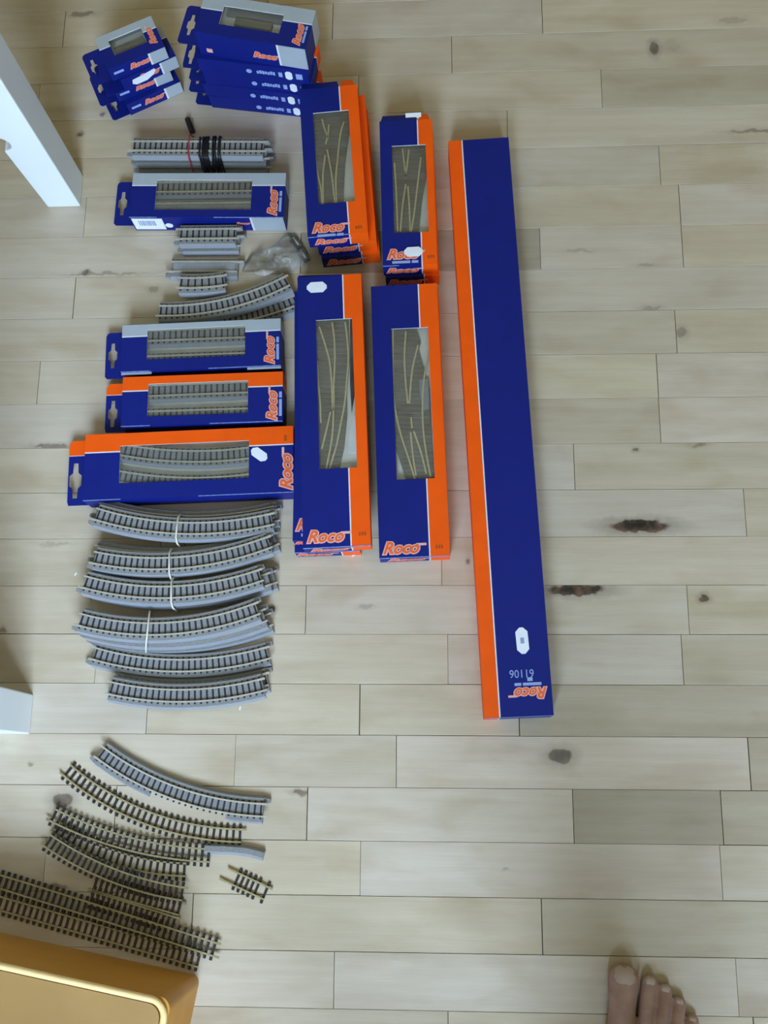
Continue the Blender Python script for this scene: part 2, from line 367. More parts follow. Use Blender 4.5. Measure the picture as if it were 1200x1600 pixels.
def sticker(t, x, y, z, w_, h_, rz=0.0, name='price_sticker', cut=0.35, face='top', ink=True):
    a, b_, c = w_ / 2, h_ / 2, min(w_, h_) * cut
    q = MB(); q.prism([(-a + c, -b_), (a - c, -b_), (a, -b_ + c), (a, b_ - c), (a - c, b_), (-a + c, b_), (-a, b_ - c), (-a, -b_ + c)], 0, 0.0004)
    rot = (0, 0, rz) if face == 'top' else (PI / 2, 0, 0)
    o = q.build(name, M['sticker'], t); o.location = (x, y, z + 0.0003) if face == 'top' else (x, y - 0.0003, z); o.rotation_euler = rot
    return o
def patch(t, name, x0, x1, z0, z1, y, m):          # print on the side that faces -y
    q = MB(); q.box(x0, x1, y - 0.0006, y - 0.0001, z0, z1); return q.build(name, m, t)

def euro_hole(cx, cy, s):
    pts = [(-0.28, 1), (0.28, 1), (0.34, 0.45), (0.75, 0.28), (0.75, -0.28), (0.34, -0.45), (0.28, -1), (-0.28, -1), (-0.34, -0.45), (-0.75, -0.28), (-0.75, 0.28), (-0.34, 0.45)]
    return [(cx + x * s * 0.45, cy + y * s) for (x, y) in pts]
def hang_tab(t, L, W, z, wt, band=None, show=None):
    """back card of the carton running on past its left end, with a euro hole"""
    x0, x1 = -L / 2 - wt, -L / 2; y0, y1 = -W / 2, W / 2; r = 0.006; yb = y1
    if band:
        yb = y1 - W * 0.24
        q = MB(); q.prism([(x0, yb + 0.0008), (x1, yb + 0.0008), (x1, y1), (x0 + r, y1), (x0, y1 - r)], z, z + 0.0008); q.build('tab_band', M[band], t)
        q = MB(); q.box(x0, x1, yb, yb + 0.0008, z, z + 0.0008); q.build('tab_line', M['white_card'], t)
        outer = [(x0 + r * .3, y0), (x1, y0), (x1, yb), (x0, yb), (x0, y0 + r)]
    else:
        outer = [(x0 + r * 0.6, y0), (x1, y0), (x1, y1), (x0 + r, y1), (x0 + r * 0.3, y1 - r * 0.3), (x0, y1 - r), (x0, y0 + r * 0.6)]
    me = curve_mesh('hang_tab', [outer, euro_hole(x0 + (show or wt) * 0.5, (y0 + yb) / 2, min(W * 0.27, (yb - y0) * 0.36))], M['blue'], extrude=0.0004, flat=True)
    put('hang_tab', me, t, (0, 0, z + 0.0004))

def carton(label, rect, z0, h, band=None, group=None, window=None, depth=0.0, edge=None, flap=None, cat='box', name='track_carton'):
    """band = (side, share of that side's width, colour); window = (x0, x1, y0, y1) local metres"""
    (cx, cy), ang, L, W = rect
    t = thing(name, label, cat, (cx, cy, z0), ang, group)
    mats = [M['blue'], M['orange'], M['grey_card'], M['white_card'], M['inner_card'], M['edge_card']]; ci = {'orange': 1, 'grey_card': 2}
    xs = [-L / 2, L / 2]; ys = [-W / 2, W / 2]; lw = 0.0018
    if band:
        side, fr, col = band
        if side == '+x': e = L / 2 - fr * L; xs += [e, e - lw]
        if side == '-x': e = -L / 2 + fr * L; xs += [e, e + lw]
        if side == '+y': e = W / 2 - fr * W; ys += [e, e - lw]
    if window: xs += window[:2]; ys += window[2:]
    xs = sorted(xs); ys = sorted(ys)
    def colour(x, y):
        if not band: return 0
        v = {'+x': x - e, '-x': e - x, '+y': y - e}[side]
        return ci[col] if v > 0 else (3 if v > -lw else 0)
    q = MB()
    for i in range(len(xs) - 1):
        for j in range(len(ys) - 1):
            mx, my = (xs[i] + xs[i + 1]) / 2, (ys[j] + ys[j + 1]) / 2
            if xs[i + 1] - xs[i] < 1e-6 or ys[j + 1] - ys[j] < 1e-6: continue
            if window and window[0] < mx < window[1] and window[2] < my < window[3]: continue
            q.face([(xs[i], ys[j], h), (xs[i + 1], ys[j], h), (xs[i + 1], ys[j + 1], h), (xs[i], ys[j + 1], h)], colour(mx, my))
    for i in range(len(xs) - 1):
        mx = (xs[i] + xs[i + 1]) / 2
        q.face([(xs[i], -W / 2, 0), (xs[i + 1], -W / 2, 0), (xs[i + 1], -W / 2, h), (xs[i], -W / 2, h)], colour(mx, -W / 2))
        q.face([(xs[i + 1], W / 2, 0), (xs[i], W / 2, 0), (xs[i], W / 2, h), (xs[i + 1], W / 2, h)], colour(mx, W / 2))
    for j in range(len(ys) - 1):
        my = (ys[j] + ys[j + 1]) / 2
        q.face([(L / 2, ys[j], 0), (L / 2, ys[j + 1], 0), (L / 2, ys[j + 1], h), (L / 2, ys[j], h)], colour(L / 2, my))
        q.face([(-L / 2, ys[j + 1], 0), (-L / 2, ys[j], 0), (-L / 2, ys[j], h), (-L / 2, ys[j + 1], h)], colour(-L / 2, my))
    q.face([(-L / 2, W / 2, 0), (L / 2, W / 2, 0), (L / 2, -W / 2, 0), (-L / 2, -W / 2, 0)], 0)
    if window:
        a0, a1, b0, b1 = window; k = 0.0012
        for (p0, p1) in (((a0, b0), (a1, b0)), ((a1, b0), (a1, b1)), ((a1, b1), (a0, b1)), ((a0, b1), (a0, b0))):
            q.face([(p0[0], p0[1], h), (p0[0], p0[1], h - k), (p1[0], p1[1], h - k), (p1[0], p1[1], h)], 3)
        zi = h - depth; g = 0.0012
        q.face([(-L / 2 + g, -W / 2 + g, zi), (L / 2 - g, -W / 2 + g, zi), (L / 2 - g, W / 2 - g, zi), (-L / 2 + g, W / 2 - g, zi)], 4)
        f = MB(); f.box(a0 - 0.002, a1 + 0.002, b0 - 0.002, b1 + 0.002, h - 0.0017, h - 0.0013); f.build('window_film', M['film'], t)
    o = q.build('carton', mats, t, fix=False)
    if edge:      # rubbed card edges at the near end
        f = MB(); f.box(-L / 2, L / 2, -W / 2 - 0.0006, -W / 2, h - edge, h + 0.0003); f.build('rubbed_edge', M['edge_card'], t)
    return t, L, W
def code_mark(t, px, py, z, h, w_=0.011, d_=0.005, rz=0.0):
    x, y = local(t, px, py, z)
    for k in range(3):
        q = MB(); q.box(-w_ / 2 + k * w_ / 3, -w_ / 2 + (k + 0.7) * w_ / 3, -d_ / 2, d_ / 2, 0, 0.0002)
        o = q.build('code_print', M['dark_print'], t, loc=(x, y, h + 0.0001)); o.rotation_euler = (0, 0, rz)
def worn_edge(t, L, W, h, a=0.0, b=1.0):
    q = MB(); q.box(-L / 2 + L * a, -L / 2 + L * b, -W / 2 - 0.0004, -W / 2 + 0.0005, h - 0.0009, h + 0.0003); q.build('worn_edge', M['edge_card'], t)
def win_local(c4, z, rect):
    (cx, cy), ang, L, W = rect; P = []
    for (x, y) in c4:
        p = at(x, y, z); dx, dy = p.x - cx, p.y - cy
        P.append((dx * math.cos(ang) + dy * math.sin(ang), -dx * math.sin(ang) + dy * math.cos(ang)))
    (a, b_, c, d) = P
    return ((a[0] + d[0]) / 2, (b_[0] + c[0]) / 2, (c[1] + d[1]) / 2, (a[1] + b_[1]) / 2)
def shifted(rect, dx, dy, da=0.0):
    (cx, cy), ang, L, W = rect; return ((cx + dx, cy + dy), ang + math.radians(da), L, W)

# ------------------------------------------------------------------ track
class Path:
    def __init__(s, pts):
        s.p = [Vector((p[0], p[1])) for p in pts]; s.c = [0.0]
        for a, b in zip(s.p, s.p[1:]): s.c.append(s.c[-1] + (b - a).length)
        s.len = s.c[-1]
    def pos(s, t):
        t = min(max(t, 0), s.len)
        for i in range(len(s.p) - 1):
            if t <= s.c[i + 1] or i == len(s.p) - 2:
                k = (t - s.c[i]) / max(1e-9, s.c[i + 1] - s.c[i]); d = (s.p[i + 1] - s.p[i]).normalized()
                return s.p[i] + (s.p[i + 1] - s.p[i]) * k, d
    def part(s, t0, t1, n=None):
        n = n or max(2, int((t1 - t0) / 0.01)); return [s.pos(t0 + (t1 - t0) * k / n)[0] for k in range(n + 1)]
def arc3(a, b, c, n=28):
    a, b, c = [Vector((p[0], p[1])) for p in (a, b, c)]
    d = 2 * (a.x * (b.y - c.y) + b.x * (c.y - a.y) + c.x * (a.y - b.y))
    if abs(d) < 1e-7: return [a + (c - a) * k / n for k in range(n + 1)]
    q = Vector(((a.length_squared * (b.y - c.y) + b.length_squared * (c.y - a.y) + c.length_squared * (a.y - b.y)) / d,
                (a.length_squared * (c.x - b.x) + b.length_squared * (a.x - c.x) + c.length_squared * (b.x - a.x)) / d))
    t0 = math.atan2(a.y - q.y, a.x - q.x); t1 = math.atan2(c.y - q.y, c.x - q.x); R = (a - q).length
    dt = (t1 - t0 + PI) % (2 * PI) - PI
    return [q + Vector((math.cos(t0 + dt * k / n), math.sin(t0 + dt * k / n))) * R for k in range(n + 1)]
BED_H, RAIL_Z0, RAIL_Z1 = 0.0095, 0.0103, 0.0128
G2 = 0.00825
_s = MB(); _s.box(-0.0013, 0.0013, -0.0082, 0.0082, 0.0085, 0.0100)
for sg in (-1, 1): _s.box(-0.0013, 0.0013, sg * 0.0108 - 0.0012, sg * 0.0108 + 0.0012, 0.0085, 0.0103)
SLEEPER = _s.mesh('sleeper', M['sleeper'])
def bare_sleeper(m):
    q = MB(); q.box(-0.0016, 0.0016, -0.0148, 0.0148, 0.0, 0.0018)
    for sg in (-1, 1):
        for s2 in (-1, 1): q.box(-0.0019, 0.0019, sg * G2 + s2 * 0.0017 - 0.0009, sg * G2 + s2 * 0.0017 + 0.0009, 0.0012, 0.0026)
        q.box(-0.0019, 0.0019, sg * 0.0128 - 0.0016, sg * 0.0128 + 0.0016, 0.0, 0.0024)
    return q.mesh('sleeper', m)
SLEEPER_BARE = {k: bare_sleeper(M[k]) for k in ('sleeper', 'sleeper_brown', 'sleeper_rust')}
SLEEPER_PLAIN = SLEEPER
def track(label, pts, z0, kind='ballast', group=None, pitch=0.0083, sl=True, bw=1.0, name='track_piece', flip=False, bed_cut=None, overhang=(0.004, 0.0), joiner=True, sleepers_at=None, sm='sleeper_brown', rail=None, clips=True, cat='track', plate=False):
    P = Path(pts); mid = P.pos(P.len / 2)[0]
    t = thing(name, label, cat, (mid.x, mid.y, z0), 0, group)
    rel = lambda q: (q[0] - mid.x, q[1] - mid.y)
    L = P.len; r0, r1 = (RAIL_Z0, RAIL_Z1) if kind == 'ballast' else (0.0019, 0.0043)
    rm = rail or (M['rail'] if kind == 'ballast' else M['rail_brass'])
    if kind == 'ballast':
        cuts = bed_cut or [(0.0, L, 1.0, 1.0)]           # (from, to, left share, right share) of the bed's half width
        q = MB()
        for (a, b, lf, rt) in cuts:
            lo_, hi_ = 0.0188 * bw, 0.0158 * bw
            prof = [(lo_ * lf, 0.0), (hi_ * lf, BED_H), (-hi_ * rt, BED_H), (-lo_ * rt, 0.0)]
            q.sweep([rel(p) for p in P.part(a * 1.0, b)], prof)
        if clips:
            for (s_, sg, ex) in ((0.0, -1, -1), (L, 1, 1)):
                p, d = P.pos(s_); n = Vector((-d.y, d.x)); c = p + n * sg * 0.0125 - Vector(mid)
                e = d * ex * 0.009; k = n * 0.0042
                q.prism([tuple(c - k), tuple(c + e - k * 0.6), tuple(c + e + k * 0.6), tuple(c + k)], 0.001, 0.0075)
        bed = q.build('ballast_bed', [M['bed']], t)
        me = bed.data
        me.materials.append(M['bed_side'])
        for f in me.polygons:
            if abs(f.normal.z) < 0.93: f.material_index = 1
        if plate:
            q = MB(); q.sweep([rel(p) for p in P.part(0.004, L - 0.004)], [(0.0066, BED_H), (0.0066, 0.0112), (-0.0066, 0.0112), (-0.0066, BED_H)]); q.build('cover_plate', M['bed_side'], t)
    for sg in (-1, 1):
        q = MB(); path = P.part(0.0, L)
        ex0, ex1 = (overhang if sg < 0 else (overhang[1], overhang[0]))
        d0 = P.pos(0)[1]; d1 = P.pos(L)[1]
        path = [path[0] - d0 * ex0] + path + [path[-1] + d1 * ex1]
        if ex0 <= 0: path = path[1:]
        if ex1 <= 0: path = path[:-1]
        o_ = sg * G2
        q.sweep([rel(p) for p in path], [(o_ + 0.0011, r0), (o_ + 0.0011, r1), (o_ - 0.0011, r1), (o_ - 0.0011, r0)])
        q.build('rail', rm, t)
        if joiner:
            s_ = 0.0 if sg < 0 else L
            p, d = P.pos(s_); n = Vector((-d.y, d.x)); c = p + n * o_ - Vector(mid); e = d * 0.005; k = n * 0.0016
            q = MB(); q.prism([tuple(c - e - k), tuple(c + e - k), tuple(c + e + k), tuple(c - e + k)], r0 - 0.0003, r0 + 0.0016); q.build('rail_joiner', M['rail'] if kind == 'ballast' else rm, t)
    if sl:
        n = max(2, int(round((L - 0.003) / pitch)))
        ss = sleepers_at or [0.0025 + (L - 0.005) * k / (n - 1) for k in range(n)]
        me = (SLEEPER if kind == 'ballast' else SLEEPER_BARE[sm])
        for s_ in ss:
            p, d = P.pos(s_); put('sleeper', me, t, (p.x - mid.x, p.y - mid.y, 0), (0, 0, math.atan2(d.y, d.x)))
    return t, P
def px_path(pxs, z):
    w_ = [at(x, y, z) for (x, y) in pxs]
    if len(w_) == 2: return [w_[0].lerp(w_[1], k / 20).to_2d() for k in range(21)]
    if len(w_) == 3: return arc3(*w_)
    return [p.to_2d() for p in catmull([Vector((q.x, q.y, 0)) for q in w_])]
def moved(path, dx, dy, da=0.0):
    m = path[len(path) // 2]; c, s = math.cos(math.radians(da)), math.sin(math.radians(da))
    return [Vector((m.x + dx + (p.x - m.x) * c - (p.y - m.y) * s, m.y + dy + (p.x - m.x) * s + (p.y - m.y) * c)) for p in path]
def hoop(label, path, s_, ztop, half, m, bevel=0.0014, name='rubber_band', group=None, cat='rubber band', lean=0.0):
    """elastic band round a stack of track"""
    P = Path(path); p, d = P.pos(s_); n = Vector((-d.y, d.x))
    ring = [(-half, 0.0018), (half, 0.0018), (half * 1.02, 0.008), (half * 0.9, ztop * 0.8), (half * 0.62, ztop), (0, ztop + 0.0006), (-half * 0.62, ztop), (-half * 0.9, ztop * 0.8), (-half * 1.02, 0.008)]
    pts = [(n.x * o + d.x * lean * z, n.y * o + d.y * lean * z, z) for (o, z) in ring]
    me = curve_mesh(name, [pts], m, bevel=bevel, cyclic=True)
    o = put(name, me, None, (p.x, p.y, 0)); return tag(o, label, cat, group)
# ------------------------------------------------------------------ OBJECTS
# --- white table whose legs stand at the left edge
def table():
    fa = at(75, 323), at(126, 323), at(127, 275)          # foot of the far leg: front left, front right, back right
    fb = at(0, 1147), at(47, 1147), at(51, 1085)
    x1 = (fa[1].x + fb[1].x) / 2; x1a, x1b = fa[1].x, fb[1].x
    t = thing('table', 'white painted table with tapered legs standing along the left edge', 'table', (x1a - 0.25, (fa[1].y + fb[1].y) / 2, 0))
    ox, oy = t.location.x, t.location.y
    wid, dep = (fa[1].x - fa[0].x), (fa[2].y - fa[1].y)
    def leg(xr, yf, w0, d0, notch, mir=1, gx=0.27, gy=0.10):
        zt = 0.70; W1 = w0 * (1 + gx * 2.2); D1 = d0 * (1 + gy * 2.2)
        # front outline in x-z (right edge straight), then pushed back in y with taper
        left = [(-w0, 0.0)]
        if notch:
            zc, rr = 0.172, 0.016
            for k in range(0, 11):
                a = -PI / 2 + PI * k / 10
                left.append((-(w0 + (W1 - w0) * (zc / zt)) + rr * 0.95 * math.cos(a), zc + rr * math.sin(a)))
        left.append((-W1, zt))
        out = [(0.0, 0.0)] + [(0.0, zt)] + left[::-1]
        q = MB(); n = len(out)
        fr = [(x * mir + xr - ox, yf - oy - (D1 - d0) * 0.0 * z, z) for (x, z) in out]
        bk = [(x * mir + xr - ox, yf - oy + d0 + (D1 - d0) * z / zt, z) for (x, z) in out]
        i = len(q.v); q.v += fr + bk
        for k in range(n):
            q.f.append((i + k, i + (k + 1) % n, i + n + (k + 1) % n, i + n + k)); q.m.append(0)
        q.f.append(tuple(range(i, i + n))); q.m.append(0); q.f.append(tuple(reversed(range(i + n, i + 2 * n)))); q.m.append(0)
        o = q.build('leg', M['white_paint'], t)
        bv = o.modifiers.new('bevel', 'BEVEL'); bv.width = 0.002; bv.segments = 2; bv.limit_method = 'ANGLE'
        return o
    leg(x1a, fa[1].y, wid, dep, True)
    leg(x1b, fb[1].y, wid, fb[2].y - fb[1].y, False)
    xl = x1a - 0.62
    leg(xl, fa[1].y, wid, dep, False, mir=-1); leg(xl, fb[1].y, wid, dep, False, mir=-1)
    yb, yf = fa[1].y + dep, fb[1].y
    for (a0, a1, b0, b1) in ((xl + 0.05, x1a - 0.05, yf + 0.01, yf + 0.03), (xl + 0.05, x1a - 0.05, yb - 0.03, yb - 0.01), (x1a - 0.03, x1a - 0.01, yf + 0.05, yb - 0.05), (xl + 0.01, xl + 0.03, yf + 0.05, yb - 0.05)):
        q = MB(); q.box(a0 - ox, a1 - ox, b0 - oy, b1 - oy, 0.62, 0.70); q.build('apron', M['white_paint'], t)
    q = MB(); q.box(xl - 0.03 - ox, x1a + 0.02 - ox, yf - 0.03 - oy, yb + 0.03 - oy, 0.70, 0.725); q.build('table_top', M['white_paint'], t)
table()

# --- ochre storage box, lower left corner
def storage_box():
    zb = 0.15
    a = at(315, 1517, 0); b = at(0, 1449, 0.0)                 # base line beside the long tracks
    ux = (a - b).normalized(); uy = Vector((-ux.y, ux.x, 0))
    ang = math.atan2(ux.y, ux.x); Lb, Wb = 0.50, 0.36
    c = a - ux * Lb / 2 - uy * (Wb / 2 + 0.006)
    t = thing('storage_box', 'ochre plastic storage box with a cream raised rim, lower left corner', 'box', (c.x, c.y, 0), ang)
    def rr(hx, hy, r, n=6):
        pts = []
        for (sx, sy, a0) in ((1, 1, 0), (-1, 1, PI / 2), (-1, -1, PI), (1, -1, 1.5 * PI)):
            for k in range(n + 1):
                q_ = a0 + PI / 2 * k / n; pts.append((sx * (hx - r) + r * math.cos(q_), sy * (hy - r) + r * math.sin(q_)))
        return pts
    hx, hy = Lb / 2, Wb / 2
    q = MB(); lo_ = rr(hx, hy, 0.012); hi_ = rr(hx - 0.002, hy - 0.002, 0.014); n = len(lo_)
    q.v = [(x, y, 0) for (x, y) in lo_] + [(x, y, zb - 0.006) for (x, y) in hi_]
    q.f = [tuple(reversed(range(n))), tuple(range(n, 2 * n))] + [(k, (k + 1) % n, n + (k + 1) % n, n + k) for k in range(n)]; q.m = [0] * (n + 2)
    q.build('box_body', M['ochre'], t)
    q = MB(); ring = rr(hx - 0.006, hy - 0.006, 0.02)
    me = curve_mesh('rim', [[(x, y, 0) for (x, y) in ring]], M['cream'], bevel=0.0042, cyclic=True, res=3); put('rim', me, t, (0, 0, zb - 0.003))
    q = MB(); q.prism(rr(hx - 0.011, hy - 0.011, 0.017), zb - 0.0055, zb - 0.002); q.build('lid', M['ochre_lid'], t)
storage_box()

# --- long flex track carton
R_ = rect_px([(692, 221), (787, 215), (874, 1117), (767, 1122)], 0.045)
t, L, W = carton('very long narrow blue carton with an orange left stripe, rightmost on the floor', R_, 0, 0.045, ('-x', 0.215, 'orange'), edge=0.004)
x, y = local(t, 829, 1083, 0.045); logo(t, x, y, 0.045, 0.043, PI)
x, y = local(t, 815, 1052, 0.045); put('catalogue_number', text_mesh('catalogue_number', '61106', M['pale_print']), t, (x, y, 0.0453), (0, 0, PI), (0.0135, 0.0155, 0.02))
x, y = local(t, 828, 1061, 0.045); q = MB(); q.box(-0.0035, 0.0035, -0.0025, 0.0025, 0, 0.0003); q.build('small_print', M['pale_print'], t, loc=(x, y, 0.0451))
x, y = local(t, 816, 1001, 0.045); o = sticker(t, x, y, 0.045, 0.0165, 0.036, math.radians(2)); q = MB(); q.box(-0.0025, 0.0025, -0.004, 0.004, 0.0004, 0.0005); q.build('smudge', M['faint_ink'], o)

# --- turnout cartons
def turnout(label, box_rect, z, lines, sc, org, outline, group='turnouts seen through carton windows', extra=()):
    """rails given along the photo's rail lines, laid on a flat sleeper bed at height z"""
    f = lambda p: (org[0] + p[0] / sc, org[1] + p[1] / sc)
    (cx, cy), ang, L, W = box_rect
    t = thing('turnout', label, 'track', (cx, cy, z), 0, group)
    def W_(p, zz): q_ = at(*f(p), zz); return (q_.x - cx, q_.y - cy)
    q = MB(); q.prism([W_(p, z + 0.004) for p in outline][::-1], 0, 0.004); bed = q.build('sleeper_bed', M['turnout_bed'], t)
    # raised sleepers across the bed
    P = [Vector(W_(p, z + 0.004)) for p in outline]
    ys_ = [p.y for p in P]; y_ = min(ys_) + 0.004
    while y_ < max(ys_) - 0.004:
        xs_ = []
        for a, b in zip(P, P[1:] + P[:1]):
            if (a.y - y_) * (b.y - y_) < 0: xs_.append(a.x + (b.x - a.x) * (y_ - a.y) / (b.y - a.y))
        if len(xs_) >= 2:
            q = MB(); q.box(min(xs_) + 0.001, max(xs_) - 0.001, -0.0021, 0.0021, 0.0, 0.0008); q.build('sleeper', M['turnout_bed'], t, loc=(0, y_, 0.004))
        y_ += 0.0072
    for ln in lines:
        pts = [Vector((*W_(p, z + 0.006), 0)) for p in ln]; pts = catmull(pts) if len(pts) > 2 else pts
        q = MB(); q.sweep([(p.x, p.y) for p in pts], [(0.0012, 0.0046), (0.0012, 0.0068), (-0.0012, 0.0068), (-0.0012, 0.0046)]); q.build('rail', M['rail_pale'], t)
    for (nm, poly, z0, z1, m) in extra:
        q = MB(); q.prism([W_(p, z + z1) for p in poly][::-1], z0, z1); q.build(nm, M[m], t)
    return t
def end_logos(t, L, W, h, x, size=0.05): logo(t, x, -W / 2, h * 0.5, size, face='front', sub=False)
def far_flap(t, L, W, h, frac, ln=0.012):
    for (a0, a1, m) in ((-L / 2 + 0.002, L / 2 - frac * L - 0.001, 'blue'), (L / 2 - frac * L + 0.001, L / 2 - 0.004, 'orange')):
        q = MB(); q.v = [(a0, W / 2, h), (a1, W / 2, h), (a1 - 0.003, W / 2 + ln, h - 0.004), (a0 + 0.003, W / 2 + ln, h - 0.004)]
        q.v += [(x_, y_, z_ - 0.0006) for (x_, y_, z_) in q.v]; q.f = [(0, 1, 2, 3), (7, 6, 5, 4), (0, 4, 5, 1), (1, 5, 6, 2), (2, 6, 7, 3), (3, 7, 4, 0)]; q.m = [0] * 6
        q.build('end_flap', M[m], t)
GS = 'turnout cartons in four stacks'
H3 = 0.03
# upper left stack
R1 = rect_px([(466, 142), (556, 131), (577, 364), (482, 370)], 0.09)
for k, (dx, dy, da, lab) in enumerate(((0.013, -0.002, 0.4, 'lowest blue and orange carton of the upper left turnout stack'), (0.010, 0.003, 0.3, 'middle blue and orange carton of the upper left turnout stack'))):
    t, L, W = carton(lab, shifted(R1, dx, dy, da), H3 * k, H3, ('+x', 0.30, 'orange'), GS); end_logos(t, L, W, H3, -0.012)
t, L, W = carton('blue and orange windowed turnout carton on top of the upper left stack', R1, 0.06, H3, ('+x', 0.30, 'orange'), GS, win_local([(487, 177), (543, 172), (556, 314), (500, 319)], 0.09, R1), 0.013)
code_mark(t, 561, 355, 0.09, H3); worn_edge(t, L, W, H3, 0, 0.7)
x, y = local(t, 513, 355, 0.09); logo(t, x, y, H3, 0.046, math.radians(-1)); end_logos(t, L, W, H3, -0.012, 0.046); far_flap(t, L, W, H3, 0.30)
turnout('short turnout in the window of the upper left carton', R1, 0.077, [[(300, 530), (330, 640), (368, 740)], [(375, 590), (365, 700), (340, 800)], [(540, 560), (500, 700), (470, 960), (450, 1200), (460, 1460)],
        [(355, 860), (400, 1100), (430, 1350), (440, 1440)], [(335, 920), (310, 1150), (315, 1450)], [(215, 800), (250, 1100), (290, 1300), (300, 1470)]], 6.957, (460, 110),
        [(150, 390), (585, 390), (595, 680), (550, 1000), (535, 1300), (535, 1500), (240, 1500)])
# upper right stack
R2 = rect_px([(592, 190), (673, 186), (686, 412), (599, 416)], 0.06)
t, L, W = carton('lower blue and orange carton of the upper right turnout stack', shifted(R2, 0.002, -0.004, 0.3), 0, H3, ('+x', 0.27, 'orange'), GS); end_logos(t, L, W, H3, -0.012)
t, L, W = carton('blue and orange windowed turnout carton with a sticker over its name, upper right stack', R2, H3, H3, ('+x', 0.27, 'orange'), GS, win_local([(611, 228), (664, 226), (670.6, 362), (617, 364)], 0.06, R2), 0.013)
code_mark(t, 674, 401, 0.06, H3); worn_edge(t, L, W, H3, 0, 0.3)
x, y = local(t, 630, 397, 0.06); logo(t, x, y, H3, 0.046, math.radians(0)); end_logos(t, L, W, H3, -0.012, 0.046); far_flap(t, L, W, H3, 0.27)
x, y = local(t, 646, 394, 0.06); sticker(t, x, y, H3 + 0.001, 0.028, 0.0155, math.radians(1))
q = MB(); q.box(-0.012, 0.012, 0, 0.0006, -0.001, 0.012); q.build('torn_flap', M['white_card'], t, loc=(0.012, W / 2 + 0.001, H3 - 0.004)).rotation_euler = (-1.2, 0, 0)
turnout('turnout in the window of the upper right carton', R2, 0.047, [[(290, 370), (310, 540), (322, 640)], [(350, 380), (330, 540), (315, 640)], [(460, 450), (430, 700), (400, 950), (370, 1140)], [(340, 720), (355, 950), (360, 1140)],
        [(320, 700), (290, 900), (270, 1140)], [(215, 500), (228, 700), (237, 900), (245, 1140)]], 5.925, (580, 170), [(150, 300), (500, 300), (512, 610), (470, 850), (435, 1180), (190, 1180)])
# lower left stack
R3 = rect_px([(463, 434), (563, 427), (581, 852), (475, 856)], 0.09)
t, L, W = carton('lowest blue and orange carton of the lower left turnout stack', shifted(R3, -0.016, 0.006, -1.0), 0, H3, ('+x', 0.28, 'orange'), GS, edge=0.003); end_logos(t, L, W, H3, -0.02)
t, L, W = carton('middle blue and orange carton jutting out left of the lower left turnout stack', shifted(R3, -0.011, 0.016, -2.2), H3, H3, ('+x', 0.28, 'orange'), GS); end_logos(t, L, W, H3, -0.02)
x, y = local(t, 462, 816, 0.06); logo(t, -L / 2 + 0.03, -W / 2 + 0.022, H3, 0.05)
t, L, W = carton('blue and orange windowed turnout carton on top of the lower left stack', R3, 0.06, H3, ('+x', 0.28, 'orange'), GS, win_local([(492, 500), (549, 498), (559, 730), (501, 733)], 0.09, R3), 0.013, edge=0.003)
code_mark(t, 567, 834, 0.09, H3)
x, y = local(t, 509, 838, 0.09); logo(t, x, y, H3, 0.05, sub=False); end_logos(t, L, W, H3, -0.012)
x, y = local(t, 495, 449, 0.09); sticker(t, x, y, H3, 0.029, 0.0165)
turnout('long turnout in the window of the lower left carton', R3, 0.077, [[(170, 180), (220, 330), (265, 500), (285, 700), (292, 900), (300, 960)], [(290, 140), (310, 300), (315, 500), (305, 720), (305, 900), (290, 1200), (235, 1500)],
        [(410, 140), (430, 300), (440, 500), (425, 680), (405, 900), (370, 1080), (330, 1280), (265, 1500)], [(150, 500), (162, 700), (180, 900), (185, 1070)], [(275, 970), (240, 1130), (195, 1310)]], 5.925, (470, 480),
        [(110, 80), (440, 80), (450, 500), (425, 760), (428, 1000), (400, 1300), (350, 1520), (165, 1520)],
        extra=[('dark_edge', [(455, 110), (490, 110), (500, 800), (470, 970), (455, 700)], 0.0, 0.003, 'sleeper'), ('paper_slip', [(490, 1000), (530, 1000), (530, 1350), (440, 1350), (450, 1150)], 0.0, 0.002, 'sticker')])
# lower right stack
R4 = rect_px([(581, 448), (684, 442), (702, 868), (591, 872)], 0.06)
t, L, W = carton('lower blue and orange carton of the lower right turnout stack', shifted(R4, 0.001, 0.008, -0.2), 0, H3, ('+x', 0.275, 'orange'), GS, edge=0.003); end_logos(t, L, W, H3, -0.012)
t, L, W = carton('blue and orange windowed turnout carton on top of the lower right stack', R4, H3, H3, ('+x', 0.275, 'orange'), GS, win_local([(613, 513), (670, 512), (678, 747), (618, 750)], 0.06, R4), 0.013, edge=0.003)
code_mark(t, 687, 854, 0.06, H3)
x, y = local(t, 627, 856, 0.06); logo(t, x, y, H3, 0.05, sub=False); end_logos(t, L, W, H3, -0.012)
turnout('curved turnout in the window of the lower right carton', R4, 0.047, [[(142, 150), (143, 500), (155, 830), (210, 1100), (290, 1350), (345, 1530)], [(262, 165), (248, 400), (260, 640), (280, 830)], [(375, 290), (320, 530), (295, 830)],
        [(470, 370), (430, 600), (415, 850), (430, 1150), (490, 1510)], [(305, 1100), (325, 1300), (355, 1500)], [(335, 1090), (400, 1280), (450, 1480)], [(310, 960), (318, 1060)]], 5.925, (590, 490),
        [(110, 110), (345, 110), (400, 260), (380, 330), (480, 700), (500, 1100), (525, 1560), (270, 1560), (160, 1220), (120, 800)],
        extra=[('motor_cover', [(385, 610), (470, 600), (480, 880), (420, 900), (390, 720)], 0.004, 0.0062, 'bed_side')])

